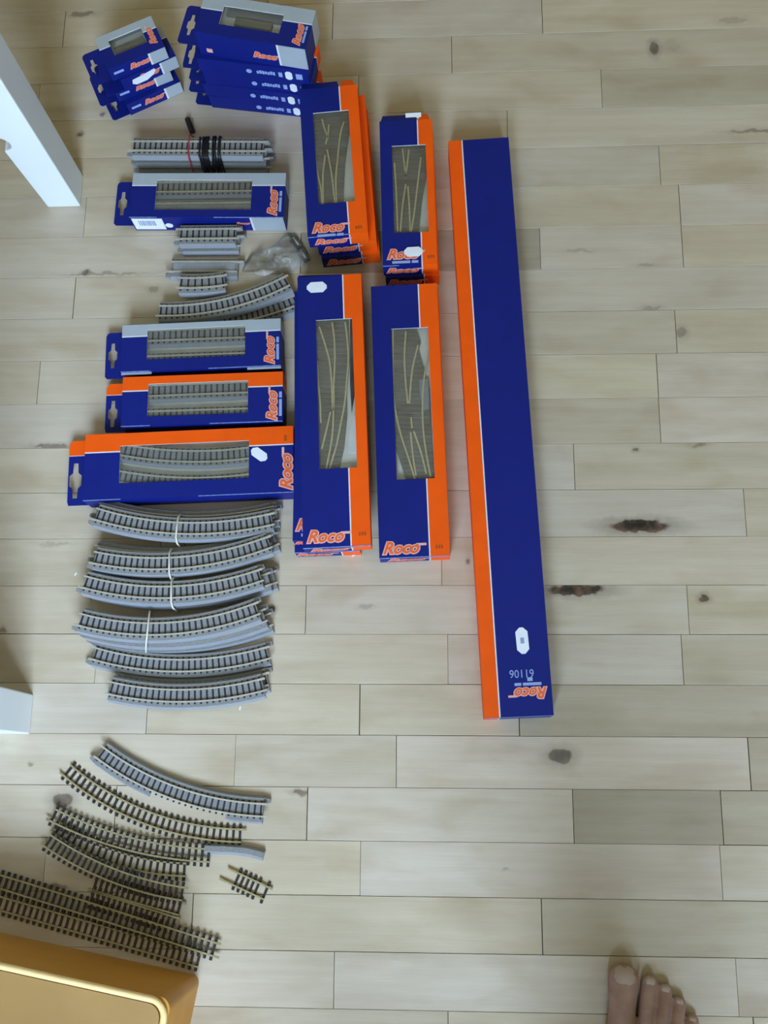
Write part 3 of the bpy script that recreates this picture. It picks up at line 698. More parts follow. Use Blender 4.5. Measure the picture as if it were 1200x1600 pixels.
# --- cartons with a hang tab
def side_carton(label, c4, z, h, col, fr, win=None, tabw=0.022, depth=0.0152, group='windowed track cartons', z0=0.0, lg=None):
    R = rect_px(c4, z)
    t, L, W = carton(label, R, z0, h, ('+y', fr, col), group, win_local(win, z, R) if win else None, depth)
    if tabw: hang_tab(t, L, W, 0.014, tabw + 0.010, 'orange' if col == 'orange' else None, tabw)
    worn_edge(t, L, W, h, 0.0, 0.18); worn_edge(t, L, W, h, 0.55, 1.0)
    if lg:
        x, y = local(t, *lg[:2], z); logo(t, x, y, h, lg[2], PI / 2)
    return t, L, W, R
def in_window(label, pxs, ztop, depth=0.0152, bw=0.86, near=1.0, **k):
    pp = px_path(pxs, ztop - depth + 0.012); k['bed_cut'] = [(0.0, Path(pp).len, 1.0, near)]
    return track(label, pp, ztop - depth + 0.0002, bw=bw, joiner=False, clips=False, overhang=(0, 0), group='track pieces inside cartons', **k)
# grey-striped carton below the wired bundle
t, L, W, R = side_carton('blue carton with a grey stripe and a barcode label, below the wired track bundle', [(207, 272), (445, 269), (445, 341), (203, 338)], 0.04, 0.04, 'grey_card', 0.27, [(244, 282), (393, 281), (393, 326), (243, 329)], lg=(426, 317, 0.042))
patch(t, 'barcode_label', -L / 2 + 0.002, -L / 2 + 0.05, 0.004, 0.036, -W / 2, M['sticker'])
for k in range(9): patch(t, 'barcode_line', -L / 2 + 0.011 + k * 0.003, -L / 2 + 0.0125 + k * 0.003 + (k % 3) * 0.0003, 0.016, 0.03, -W / 2 - 0.0005, M['faint_ink'])
patch(t, 'silver_patch', L / 2 - 0.05, L / 2 - 0.001, 0.001, 0.039, -W / 2, M['grey_card'])
patch(t, 'white_fold', L / 2 - 0.053, L / 2 - 0.05, 0.001, 0.039, -W / 2, M['white_card'])
logo(t, L / 2 - 0.066, -W / 2, 0.022, 0.02, face='front', sub=False)
sticker(t, -L / 2 + 0.057, -W / 2, 0.016, 0.012, 0.012, cut=0.3, face='front', name='round_mark')
in_window('straight ballast track in the window of the barcode carton', [(217, 293), (437, 290)], 0.04)
in_window('second straight ballast track deep in the barcode carton', [(217, 326), (437, 323)], 0.04, sl=False, near=0.62)
# second grey-striped carton
t, L, W, R = side_carton('blue carton with a grey stripe, lying just above the small orange-striped one', [(190, 510), (438, 496), (439, 572), (190, 580)], 0.04, 0.04, 'grey_card', 0.24, [(230, 513), (383, 511), (383, 556), (230, 561)], lg=(421, 547, 0.043))
in_window('upper straight ballast track in the window of the second grey-striped carton', [(200, 526), (430, 517)], 0.04)
in_window('lower straight ballast track in the window of the second grey-striped carton', [(200, 566), (430, 558)], 0.04, near=0.62)
for (a_, b_) in ((0.0, 0.19), (0.79, 1.0)):
    q = MB(); q.box(-L / 2 + L * a_, -L / 2 + L * b_, -W / 2 - 0.0035, -W / 2, 0.036, 0.0366); q.build('silver_flap', M['grey_card'], t)
# orange-striped carton
t, L, W, R = side_carton('small blue carton with an orange stripe and a hang tab, between two other cartons', [(190, 589), (441, 581), (442.6, 657), (191, 667)], 0.04, 0.04, 'orange', 0.28, [(231, 600), (387.5, 594.6), (387.5, 645), (231, 651)], lg=(424.6, 634, 0.045))
in_window('upper straight ballast track in the window of the small orange-striped carton', [(200, 612), (433, 603)], 0.04)
in_window('lower straight ballast track in the window of the small orange-striped carton', [(200, 652), (433, 645)], 0.04, near=0.62)
# larger orange-striped carton
t, L, W, R = side_carton('wide blue carton with an orange stripe showing curved track, above the banded bundles', [(132, 681), (458, 664), (459, 770), (131, 781)], 0.04, 0.04, 'orange', 0.27, [(188, 697), (389, 688), (389, 746), (186, 756)], lg=(447, 737, 0.053))
code_mark(t, 446, 684, 0.04, 0.04, 0.009, 0.004, PI / 2)
x, y = local(t, 405, 710, 0.04); sticker(t, x, y, 0.04, 0.027, 0.0145, math.radians(-38))
in_window('upper curved ballast track in the window of the wide orange-striped carton', [(150, 694), (290, 713), (440, 699)], 0.04)
in_window('lower curved ballast track in the window of the wide orange-striped carton', [(150, 737), (290, 755), (440, 741)], 0.04, near=0.8)

# --- stack of four small cartons, upper left
RA = rect_px([(145, 62), (234, 25), (259, 72), (171, 108)], 0.108)
hA = 0.027
names = ['lowest small grey-striped carton of the tilted stack at upper left', 'third small grey-striped carton down in the tilted stack at upper left', 'second small grey-striped carton down in the tilted stack at upper left', 'topmost small grey-striped carton of the tilted stack at upper left']
offs = [(0.004, -0.004, 1.5), (-0.006, 0.001, -1.0), (0.010, 0.002, 2.0), (0, 0, 0)]
for k in range(4):
    Rk = shifted(RA, *offs[k]); top = k == 3
    wl = win_local([(168, 62), (221, 44), (229, 66), (179, 87)], 0.108, RA) if top else None
    t, L, W = carton(names[k], Rk, hA * k, hA, ('+y', 0.36, 'grey_card'), 'small cartons in the tilted stack', wl, 0.02)
    hang_tab(t, L, W, 0.004, 0.030, None, 0.024)
    patch(t, 'silver_patch', L / 2 - 0.026, L / 2 - 0.0005, 0.001, hA - 0.001, -W / 2, M['grey_card'])
    patch(t, 'white_fold', L / 2 - 0.029, L / 2 - 0.026, 0.001, hA - 0.001, -W / 2, M['white_card'])
    logo(t, -0.002 + 0.004 * (k % 2), -W / 2, hA * 0.55, 0.032, face='front', sub=False)
    if k != 2: patch(t, 'small_print', -L / 2 + 0.006, -L / 2 + 0.022, hA * 0.45, hA * 0.62, -W / 2, M['pale_print'])
    if top:
        x, y = local(t, 238, 62, 0.108); logo(t, L / 2 - 0.013, -0.004, hA, 0.03, PI / 2, sub=False)
        q = MB(); q.box(-0.024, 0.024, -0.010, 0.010, 0, 0.006); o = q.build('track_section', M['turnout_bed'], t, loc=((wl[0] + wl[1]) / 2, (wl[2] + wl[3]) / 2, hA - 0.02))
    if k == 2:
        q = MB(); q.prism([(-0.02, -0.004), (-0.014, -0.009), (0.004, -0.009), (0.016, -0.003), (0.022, 0.004), (0.02, 0.008), (0.0, 0.005), (-0.018, 0.004)], 0, 0.0006)
        o = q.build('torn_paper_patch', M['sticker'], t); o.location = (-0.012, -W / 2 - 0.0003, hA * 0.5); o.rotation_euler = (PI / 2, 0, 0)

# --- stack of five cartons, top middle
RB = rect_px([(320, -10), (493, 16), (478, 77), (303, 49)], 0.17)
RL = rect_px([(321, 33), (493, 52), (478, 110), (305, 91)], 0.12)
nm = ['lowest blue carton of the tall stack at the top', 'second lowest blue carton of the tall stack at the top', 'middle blue carton of the tall stack at the top', 'second blue carton from the top of the tall stack']
for k in range(4):
    t, L, W = carton(nm[k], shifted(RL, (0.0, -0.004, 0.003, 0.0)[k], 0, (0.5, -0.4, 0.3, 0)[k]), 0.03 * k, 0.03, ('+y', 0.30, 'orange'), 'cartons of the tall stack')
    hang_tab(t, L, W, 0.004, 0.028, 'orange' if k == 3 else None, 0.022)
    y = -W / 2; bx = L * 0.02
    q = MB(); q.prism([(0.0045 * math.cos(a * PI / 5), 0.0045 * math.sin(a * PI / 5)) for a in range(10)], 0, 0.0005); o = q.build('round_emblem', M['pale_print'], t); o.location = (-0.006, y, 0.014); o.rotation_euler = (PI / 2, 0, 0)
    for j in range(7): patch(t, 'small_print', 0.006 + j * 0.0042, 0.0094 + j * 0.0042, 0.0105 + (j % 2) * 0.0008, 0.0165 + ((j * 3) % 4) * 0.0006, y, M['pale_print'])
    patch(t, 'code_print', 0.040, 0.046, 0.0085, 0.0185, y, M['pale_print'])
    sticker(t, 0.056, y, 0.0135, 0.011, 0.0185, cut=0.3, face='front')
    patch(t, 'pale_block', 0.067, 0.077, 0.007, 0.019, y, M['pale_print'])
t, L, W = carton('grey-striped blue carton with a window on top of the tall stack', RB, 0.12, 0.05, ('+y', 0.36, 'grey_card'), 'cartons of the tall stack', win_local([(351, 8), (442, 24), (437, 54), (342, 36)], 0.17, RB), 0.016)
hang_tab(t, L, W, 0.018, 0.034, None, 0.027)
logo(t, L / 2 - 0.016, -0.012, 0.05, 0.034, PI / 2)
patch(t, 'silver_patch', L / 2 - 0.042, L / 2 - 0.001, 0.004, 0.049, -W / 2, M['grey_card']); patch(t, 'white_fold', L / 2 - 0.045, L / 2 - 0.042, 0.004, 0.049, -W / 2, M['white_card'])
logo(t, L / 2 - 0.066, -W / 2, 0.02, 0.036, face='front', sub=False)
patch(t, 'small_print', -L / 2 + 0.012, -L / 2 + 0.021, 0.008, 0.016, -W / 2, M['logo_line'])
q = MB(); q.box(-0.028, 0.028, -0.006, 0.006, 0, 0.008); q.build('rail_piece', M['turnout_bed'], t, loc=(-0.004, 0.001, 0.0342))
q = MB(); q.box(-0.045, 0.045, 0.010, 0.022, 0, 0.006); q.build('foam_strip', M['bed_side'], t, loc=(-0.004, 0.001, 0.0342))

# --- wired bundle of straight track
PZ = 0.0131
def bundle(pxs, n, names, group, off=None, z_extra=0.0, **k):
    zt = PZ * (n - 1) + 0.0008
    base = px_path(pxs, zt + RAIL_Z1)
    for i in range(n):
        top = i == n - 1
        p = base if top else moved(base, *(off[i] if off else (0.0, 0.0, 0.0)))
        track(names[n - 1 - i], p, PZ * i + 0.0008, group=group, sl=top, joiner=top, **k)
    return base, zt + RAIL_Z1
p, zt = bundle([(207, 227), (411, 228)], 3, ['straight ballast track on top of the bundle wrapped in black wire', 'middle straight ballast track of the bundle wrapped in black wire', 'lowest straight ballast track of the bundle wrapped in black wire'], 'straight tracks wrapped in wire', off=[(0.004, -0.012), (0.003, -0.005)], name='straight_track', overhang=(0.008, 0.006))
P_ = Path(p)
t = thing('connecting_wire', 'black connecting wire coiled round the straight track bundle with a red lead', 'wire', (P_.pos(P_.len * .6)[0].x, P_.pos(P_.len * .6)[0].y, 0))
rw = random.Random(4)
for k in range(11):
    x_ = -0.015 + 0.0032 * k; s_ = rw.uniform(-0.006, 0.006)
    ring = [(-0.0265, 0.0022), (0.0225, 0.0022), (0.0228, 0.012), (0.021, zt * 0.75), (0.0165, zt + 0.0012), (0, zt + 0.0018), (-0.0165, zt + 0.0014), (-0.0195, zt * 0.9), (-0.0265, zt * 0.45)]
    pts = [(x_ + s_ * (z / zt - 0.5) + rw.uniform(-0.0006, 0.0006), o_ - 0.002 + rw.uniform(-0.0008, 0.0008), z + rw.uniform(0, 0.001)) for (o_, z) in ring]
    put('black_wire', curve_mesh('black_wire', [pts], M['black'], bevel=0.0014, cyclic=True), t)
x_ = -0.034
put('red_lead', curve_mesh('red_lead', [catmull([(x_ + 0.002, -0.027, 0.004), (x_ + 0.001, -0.0255, 0.018), (x_, -0.019, zt), (x_ - 0.001, 0, zt + 0.0018), (x_, 0.018, zt + 0.001), (x_ - 0.001, 0.026, 0.03), (x_ - 0.001, 0.036, 0.010)])], M['red'], bevel=0.0011), t)
a = at(301, 207, 0.006); b = at(293, 186, 0.006)
pl = [(a.x - t.location.x, a.y - t.location.y, 0.007), ((a.x + b.x) / 2 - t.location.x, (a.y + b.y) / 2 - t.location.y, 0.0075), (b.x - t.location.x, b.y - t.location.y, 0.006)]
put('plug', curve_mesh('plug', [catmull(pl)], M['black'], bevel=0.0048), t)

# --- short tracks
bundle([(280, 365), (368, 364)], 2, ['short straight ballast track on top of its pair below the barcode carton', 'short straight ballast track underneath its twin below the barcode carton'], 'short straight tracks', off=[(0.003, -0.006)], name='short_track', overhang=(0.008, 0.006), pitch=0.0085)
track('short plain-topped grey track lying partly under a smaller curved piece', px_path([(267, 416), (371, 416)], 0.0125), 0.0, group=None, name='short_track', sl=False, plate=True, overhang=(0.01, 0))
track('very short ballast track with seven sleepers leaning on the plain-topped one', px_path([(280, 441), (315, 441), (350, 437)], 0.0258), 0.0128, name='short_track', pitch=0.0098, overhang=(0.0, 0.004), clips=False)
p2 = px_path([(248, 485), (330, 479), (449, 438)], 0.026)
track('lower curved ballast track peeking out below the single curve above the cartons', moved(p2, 0.010, -0.017, -5.0), 0.0, group='curved pair under the plastic bag', sl=True, name='curved_track', overhang=(0.0, 0.0))
track('curved ballast track bending up to the right under the plastic bag', p2, PZ, group='curved pair under the plastic bag', name='curved_track', overhang=(0.004, 0.0), clips=False)

# --- crumpled plastic bag with small grey connectors
def bag():
    c = at(428, 405); t = thing('plastic_bag', 'crumpled clear plastic bag lying between the short tracks and turnout cartons', 'bag', (c.x, c.y, 0))
    r_ = random.Random(3)
    pts = [(378, 425), (392, 398), (425, 385), (448, 366), (462, 370), (481, 395), (480, 412), (465, 420), (445, 432), (420, 445), (400, 440)]
    from mathutils import noise
    cpx, cpy = 428, 408; rings = 16
    out = catmull([Vector((x_, y_, 0)) for (x_, y_) in pts + pts[:1]], 7); m_ = len(out) - 1
    q = MB()
    for side in (0, 1):
        base = len(q.v)
        for k in range(rings + 1):
            f = k / rings
            for j in range(m_):
                p = out[j]; X = at(cpx + (p.x - cpx) * f, cpy + (p.y - cpy) * f)
                u = Vector((X.x * 38, X.y * 38, side * 3.0))
                fold = 1.0 - abs(noise.noise(u)) * 2.2 + 0.6 * (1.0 - abs(noise.noise(u * 2.3 + Vector((7, 3, 1)))) * 2.0)
                h = (1 - f ** 3) * (0.004 + 0.011 * max(0.0, fold))
                z = 0.0012 + h if side == 0 else 0.0005 + h * 0.12
                # the near left part lies across the rail of the curved track
                if X.y < at(428, 425).y: z += 0.030 * min(1, (at(428, 425).y - X.y) / 0.015)
                q.v.append((X.x - c.x, X.y - c.y, z))
        for k in range(rings):
            for j in range(m_):
                a = base + k * m_ + j; b_ = base + k * m_ + (j + 1) % m_
                q.f.append((a, b_, b_ + m_, a + m_)); q.m.append(0)
    q.build('bag_film', M['bag'], t, smooth=True, fix=False)
    return t
bag()
for k, (x_, y_, an, lab) in enumerate(((462, 378, -52, 'dark grey connector strip inside the upper corner of the plastic bag'), (474, 398, -60, 'small dark connector at the right tip of the plastic bag'))):
    p = at(x_, y_, 0.004); t = thing('rail_connector', lab, 'connector', (p.x, p.y, 0.0008), math.radians(an), 'connectors in the plastic bag')
    q = MB(); q.box(-0.012, 0.012, -0.005, 0.005, 0, 0.0045); q.box(-0.009, -0.003, -0.007, 0.007, 0, 0.003); q.build('connector_body', M['steel'], t)
    q = MB(); q.box(-0.008, 0.008, -0.0015, 0.0015, 0.0045, 0.0062); q.build('contact_strip', M['rail'], t)

# --- six rows of curved ballast track
GB = 'curved tracks bundled with rubber bands'
rows = [('first', [(150, 803), (280, 825), (424, 811)], 3, [(0.004, 0.010, 1), (-0.003, 0.013, 0)], 280, 'below the wide orange-striped carton'),
        ('second', [(147, 871), (280, 879), (420, 847)], 3, [(0.006, 0.008, 1), (-0.004, 0.010, -1)], 266, 'below the wide orange-striped carton'),
        ('third', [(131, 909), (270, 925), (406, 899)], 3, [(0.016, 0.002, 0), (0.010, -0.003, 0)], 270, 'below the wide orange-striped carton'),
        ('fourth', [(124, 968), (261, 982), (401, 951)], 3, [(0.014, -0.013, 0.5), (0.008, -0.008, 0)], 220, 'below the wide orange-striped carton')]
nth = ['topmost', 'middle', 'lowest']
for (w_, pxs, n, off, bx, wh) in rows:
    p, zt = bundle(pxs, n, ['%s curved ballast track of the %s rubber-banded bundle from the top' % (nth[i], w_) for i in range(n)], GB, off=off, name='curved_track', overhang=(0.006, 0.003))
    A = Path(p); best = min(range(101), key=lambda k: abs(A.pos(A.len * k / 100)[0].x - at(bx, pxs[1][1], zt).x))
    hoop('pale rubber band round the %s bundle of curved track from the top' % w_, p, A.len * best / 100, zt + 0.0014, 0.0236 if w_ != 'fourth' else 0.0285, M['band'], lean=0.25 if w_ == 'fourth' else -0.05, group='rubber bands on the curved bundles')
p = px_path([(146, 1021), (283, 1040), (418, 1020)], RAIL_Z1)
track('single unbanded curved ballast track below the fourth bundle', p, 0.0, name='curved_track', overhang=(0.005, 0.006), group='loose curved tracks')
p = px_path([(171, 1075), (293, 1087), (410, 1070)], 0.0255)
track('hidden curved ballast track beneath the shortest curve of the grey rows', moved(p, 0.004, 0.008, 0.5), 0.0, name='curved_track', overhang=(0.0, 0.0), group='loose curved tracks')
track('shortest curved ballast track, lowest of the six grey rows', p, PZ, name='curved_track', overhang=(0.005, 0.005), group='loose curved tracks', clips=False)

# --- loose tracks, lower left
p = px_path([(156, 1176), (275, 1240), (410, 1266)], 0.0128); Lp = Path(p).len
track('curved track with its grey ballast cut away along the lower edge', p, 0.0, name='curved_track', bed_cut=[(0, Lp * 0.36, 1, 1), (Lp * 0.36, Lp * 0.80, 1, 0.46), (Lp * 0.80, Lp, 1, 1)], overhang=(0.004, 0.006), group='loose tracks at lower left')
p = px_path([(104, 1203), (238, 1281), (377, 1306)], 0.0043)
track('bare curved track with dark sleepers just below the cut-away ballast curve', p, 0.0, kind='bare', name='bare_curved_track', pitch=0.0088, overhang=(0.006, 0.0), group='loose tracks at lower left')
p3 = px_path([(88, 1293), (186, 1342), (290, 1359)], 0.0043)
track('bare curve lying half hidden beneath the third loose curve', p3, 0.0, kind='bare', name='bare_curved_track', pitch=0.0088, overhang=(0.0, 0.0), group='loose tracks at lower left')
p = px_path([(81, 1273), (203, 1319), (328, 1337)], 0.0088)
track('bare curved track ending beside the loose grey ballast strip', p, 0.0044, kind='bare', name='bare_curved_track', pitch=0.0088, overhang=(0.0, 0.0), group='loose tracks at lower left')
p = px_path([(145, 1381), (282, 1420)], 0.0043)
track('short straight track with dark sleepers pushed under the darkest curve', p, 0.0, kind='bare', name='bare_track', pitch=0.0076, overhang=(0, 0), sm='sleeper_rust', group='loose tracks at lower left')
p = px_path([(139, 1397), (272, 1439)], 0.0043)
track('short straight track between the darkest curve and the long tracks', moved(p, 0.001, -0.004), 0.0, kind='bare', name='bare_track', pitch=0.0076, overhang=(0, 0), sm='sleeper_rust', group='loose tracks at lower left')
p = px_path([(73, 1313), (169, 1365), (286, 1397)], 0.0134)
track('darkest bare curve, lowest of the loose curves', p, 0.009, kind='bare', name='bare_curved_track', pitch=0.0080, overhang=(0.0, 0.0), group='loose tracks at lower left')
q0 = at(214, 1394, 0.014)
p = px_path([(-70, 1392), (0, 1412), (312, 1501)], 0.0043)
track('long straight track lying against the ochre storage box', p, 0.0, kind='bare', name='long_track', pitch=0.0086, overhang=(0, 0), sm='sleeper_rust', group='loose tracks at lower left')
p = px_path([(-70, 1358), (0, 1378), (158, 1427), (336, 1484)], 0.0088)
track('long slightly bent track on top, above the one against the storage box', p, 0.0044, kind='bare', name='long_track', pitch=0.0086, overhang=(0.0, 0.008), group='loose tracks at lower left')
a, b = at(352, 1366, 0.0043), at(416, 1396, 0.0043); Ls = (b - a).length
track('tiny bare track with six sleepers lying apart on the floor', px_path([(352, 1366), (416, 1396)], 0.0043), 0.0, kind='bare', name='bare_track', sleepers_at=[Ls * k for k in (0.28, 0.40, 0.52, 0.64, 0.76, 0.97)], overhang=(0.0, 0.0), joiner=True, group='loose tracks at lower left')
# loose strip of ballast
A = [at(x_, y_, 0.008) for (x_, y_) in ((320, 1325), (350, 1326), (385, 1329), (412, 1336))]
q = MB(); c0 = A[1]; q.sweep([((p.x - c0.x), (p.y - c0.y)) for p in catmull(A, 4)], [(0.0062, 0), (0.003, 0.0095), (-0.004, 0.0095), (-0.0085, 0)])
o = q.build('ballast_strip', [M['bed'], M['bed_side']]); o.location = (c0.x, c0.y, 0.0)
for f in o.data.polygons:
    if abs(f.normal.z) < 0.9: f.material_index = 1
tag(o, 'loose sliver of grey ballast at the right end of the bare curves', 'ballast strip')
for (x_, y_, an, lab) in ((375, 1107, 80, 'white crumb of paper below the lowest grey curve'), (118, 897, 60, 'white paper fleck left of the third curved bundle'), (552, 868, 30, 'white fleck at the foot of the lower left turnout stack')):
    p = at(x_, y_); q = MB(); q.prism([(-0.003, -0.0008), (0.0025, -0.0012), (0.0035, 0.0003), (-0.001, 0.0012)], 0, 0.0008); o = q.build('paper_fleck', M['sticker']); o.location = (p.x, p.y, 0); o.rotation_euler = (0, 0, math.radians(an)); tag(o, lab, 'paper scrap', 'paper flecks')

# --- the photographer's foot
def person():
    m = bpy.data.materials.new('skin'); n, l, b = nodes_of(m)
    nz = n.new('ShaderNodeTexNoise'); nz.inputs['Scale'].default_value = 40; nz.inputs['Detail'].default_value = 4; cr = n.new('ShaderNodeValToRGB')
    cr.color_ramp.elements[0].position = 0.35; cr.color_ramp.elements[0].color = s2l((158, 122, 110)); cr.color_ramp.elements[1].position = 0.7; cr.color_ramp.elements[1].color = s2l((180, 148, 136))
    tc = n.new('ShaderNodeTexCoord'); l.new(tc.outputs['Object'], nz.inputs['Vector']); l.new(nz.outputs['Fac'], cr.inputs[0]); l.new(cr.outputs[0], b.inputs['Base Color'])
    b.inputs['Roughness'].default_value = 0.5; b.inputs['Subsurface Weight'].default_value = 0.15; b.inputs['Subsurface Radius'].default_value = (0.01, 0.004, 0.002)
    o0 = at(985, 1600); t = thing('person', 'bare foot of the person taking the photo, toes at the bottom edge', 'person', (o0.x, o0.y, 0))
    bm = bmesh.new()
    def blob(c, r, rot=0.0):
        mtx = Matrix.Translation(c) @ Matrix.Rotation(rot, 4, 'Z') @ Matrix.Diagonal((*r, 1))
        bmesh.ops.create_icosphere(bm, subdivisions=3, radius=1.0, matrix=mtx)
    def chain(pts, k=10):
        for (p0, r0), (p1, r1) in zip(pts, pts[1:]):
            for i in range(k + 1):
                f = i / k; p = Vector(p0).lerp(Vector(p1), f); r = [a + (b2 - a) * f for a, b2 in zip(r0, r1)]
                blob(p, r)
    def L_(px, py, z): q = at(px, py, z); return (q.x - o0.x, q.y - o0.y, z)
    # toes: knuckle -> middle -> tip, in mm radii
    toes = [((970, 1640), (972, 1575), (974, 1531), 0.0205, 0.0170, 0.0200), ((1005, 1640), (1010, 1580), (1014, 1536), 0.0105, 0.0098, 0.0112), ((1031, 1645), (1034, 1590), (1038, 1548), 0.0100, 0.0094, 0.0104),
            ((1055, 1655), (1057, 1605), (1060, 1568), 0.0100, 0.0090, 0.0098), ((1076, 1670), (1078, 1628), (1080, 1596), 0.0100, 0.0090, 0.0098)]
    for (k, mi, ti, ra, rb, rc) in toes:
        chain([(L_(*k, 0.026), (ra, ra, ra)), (L_(*mi, 0.022), (rb, rb, rb)), (L_(*ti, rc * 0.80), (rc, rc, rc * 0.80))], 9)
    # forefoot, instep, heel, ankle, lower leg
    ax, ay, _ = L_(1012, 1650, 0.03)
    chain([((ax - 0.018, ay + 0.006, 0.024), (0.030, 0.03, 0.024)), ((ax + 0.030, ay - 0.022, 0.02), (0.026, 0.03, 0.02))], 8)
    chain([((ax, ay - 0.015, 0.030), (0.044, 0.03, 0.030)), ((ax - 0.004, ay - 0.07, 0.040), (0.036, 0.035, 0.040)), ((ax - 0.004, ay - 0.12, 0.058), (0.031, 0.034, 0.050)), ((ax, ay - 0.165, 0.085), (0.033, 0.04, 0.05))], 8)
    chain([((ax + 0.002, ay - 0.12, 0.022), (0.030, 0.04, 0.022)), ((ax + 0.002, ay - 0.215, 0.030), (0.030, 0.032, 0.030))], 8)
    chain([((ax + 0.002, ay - 0.21, 0.035), (0.03, 0.03, 0.035)), ((ax, ay - 0.185, 0.11), (0.034, 0.04, 0.05)), ((ax, ay - 0.18, 0.20), (0.041, 0.045, 0.05)), ((ax, ay - 0.185, 0.34), (0.055, 0.060, 0.05)), ((ax, ay - 0.17, 0.46), (0.055, 0.058, 0.05)), ((ax, ay - 0.165, 0.52), (0.060, 0.064, 0.05))], 7)
    me = bpy.data.meshes.new('body'); bm.to_mesh(me); bm.free(); me.materials.append(m)
    o = put('body', me, t)
    r = o.modifiers.new('remesh', 'REMESH'); r.mode = 'VOXEL'; r.voxel_size = 0.0017
    s = o.modifiers.new('smooth', 'SMOOTH'); s.factor = 0.5; s.iterations = 5
    me2 = bpy.data.meshes.new_from_object(o.evaluated_get(bpy.context.evaluated_depsgraph_get())); o.modifiers.clear(); o.data = me2
    me2.polygons.foreach_set('use_smooth', [True] * len(me2.polygons)); me2.materials.clear(); me2.materials.append(m); me2.name = 'body'
    for v in me2.vertices: v.co.z = max(v.co.z, 0.0003)
    # the other leg, clothes, arms and head of the standing figure (behind the frame)
    put('other_foot', me2, t, (-0.20, -0.13, 0), (0, 0, 0), (-1, 1, 1))
    def cloth(name, m_, chains, voxel, sm=8):
        nonlocal bm
        bm = bmesh.new()
        for ch in chains: chain(ch, 9)
        me_ = bpy.data.meshes.new(name); bm.to_mesh(me_); bm.free(); ob_ = put(name, me_, t)
        r_ = ob_.modifiers.new('remesh', 'REMESH'); r_.mode = 'VOXEL'; r_.voxel_size = voxel
        s_ = ob_.modifiers.new('smooth', 'SMOOTH'); s_.factor = 0.5; s_.iterations = sm
        mm = bpy.data.meshes.new_from_object(ob_.evaluated_get(bpy.context.evaluated_depsgraph_get())); ob_.modifiers.clear(); ob_.data = mm
        mm.materials.clear(); mm.materials.append(m_); mm.polygons.foreach_set('use_smooth', [True] * len(mm.polygons)); mm.name = name
        return ob_
    fx, fy = ax, ay - 0.175; gx_, gy_ = -ax - 0.20, ay - 0.305; cx_, cy_ = (fx + gx_) / 2, (fy + gy_) / 2 - 0.01
    cloth('trousers', mat('dark_denim', (52, 58, 74), 0.85, var=0.12, scale=200), [
        [((fx, fy, 0.13), (0.062, 0.066, 0.04)), ((fx, fy + 0.005, 0.46), (0.072, 0.078, 0.06)), ((cx_ + 0.088, cy_, 0.84), (0.092, 0.105, 0.08))],
        [((gx_, gy_, 0.13), (0.062, 0.066, 0.04)), ((gx_, gy_ + 0.005, 0.46), (0.072, 0.078, 0.06)), ((cx_ - 0.088, cy_, 0.84), (0.092, 0.105, 0.08))],
        [((cx_, cy_, 0.90), (0.165, 0.118, 0.08)), ((cx_, cy_, 1.00), (0.155, 0.112, 0.05))]], 0.009)
    hx_, hy_, hz_ = -o0.x, -o0.y - 0.06, 1.50          # hands held out in front, around the camera
    sh = 1.43
    cloth('shirt', mat('grey_shirt', (120, 124, 130), 0.9, var=0.08, scale=150), [
        [((cx_, cy_, 0.97), (0.165, 0.122, 0.04)), ((cx_, cy_ + 0.01, 1.20), (0.175, 0.125, 0.08)), ((cx_, cy_, 1.36), (0.175, 0.112, 0.07)), ((cx_, cy_ - 0.005, sh + 0.03), (0.085, 0.07, 0.04))],
        [((cx_ - 0.15, cy_, sh - 0.03), (0.07, 0.066, 0.06)), ((cx_ + 0.15, cy_, sh - 0.03), (0.07, 0.066, 0.06))],
        [((cx_ + 0.185, cy_, sh - 0.04), (0.058, 0.058, 0.058)), ((cx_ + 0.20, cy_ + 0.08, 1.19), (0.048, 0.048, 0.048)), ((hx_ + 0.10, hy_ - 0.12, hz_ - 0.07), (0.036, 0.036, 0.036))],
        [((cx_ - 0.185, cy_, sh - 0.04), (0.058, 0.058, 0.058)), ((cx_ - 0.24, cy_ + 0.08, 1.19), (0.048, 0.048, 0.048)), ((hx_ - 0.10, hy_ - 0.12, hz_ - 0.07), (0.036, 0.036, 0.036))]], 0.009)
    hands = []
    for sg in (-1, 1):
        w0 = (hx_ + sg * 0.10, hy_ - 0.12, hz_ - 0.07); pc = (hx_ + sg * 0.075, hy_ - 0.045, hz_ - 0.01)
        hands.append([(w0, (0.026, 0.026, 0.022)), (pc, (0.028, 0.036, 0.017))])
        for q_ in range(4):
            b0 = (pc[0] - sg * 0.004, pc[1] - 0.022 + 0.018 * q_, pc[2] + 0.012)
            hands.append([(b0, (0.0088,) * 3), ((b0[0] - sg * 0.012, b0[1] + 0.012, b0[2] + 0.032), (0.0082,) * 3), ((b0[0] - sg * (0.036 + 0.004 * (q_ in (1, 2))), b0[1] + 0.012, b0[2] + 0.040), (0.0074,) * 3)])
        hands.append([((pc[0], pc[1] - 0.024, pc[2]), (0.011,) * 3), ((pc[0] - sg * 0.026, pc[1] - 0.030, pc[2] + 0.014), (0.0098,) * 3), ((pc[0] - sg * 0.046, pc[1] - 0.022, pc[2] + 0.020), (0.0088,) * 3)])
    cloth('hands', m, hands, 0.003, 3)
    nz_ = cy_ + 0.02
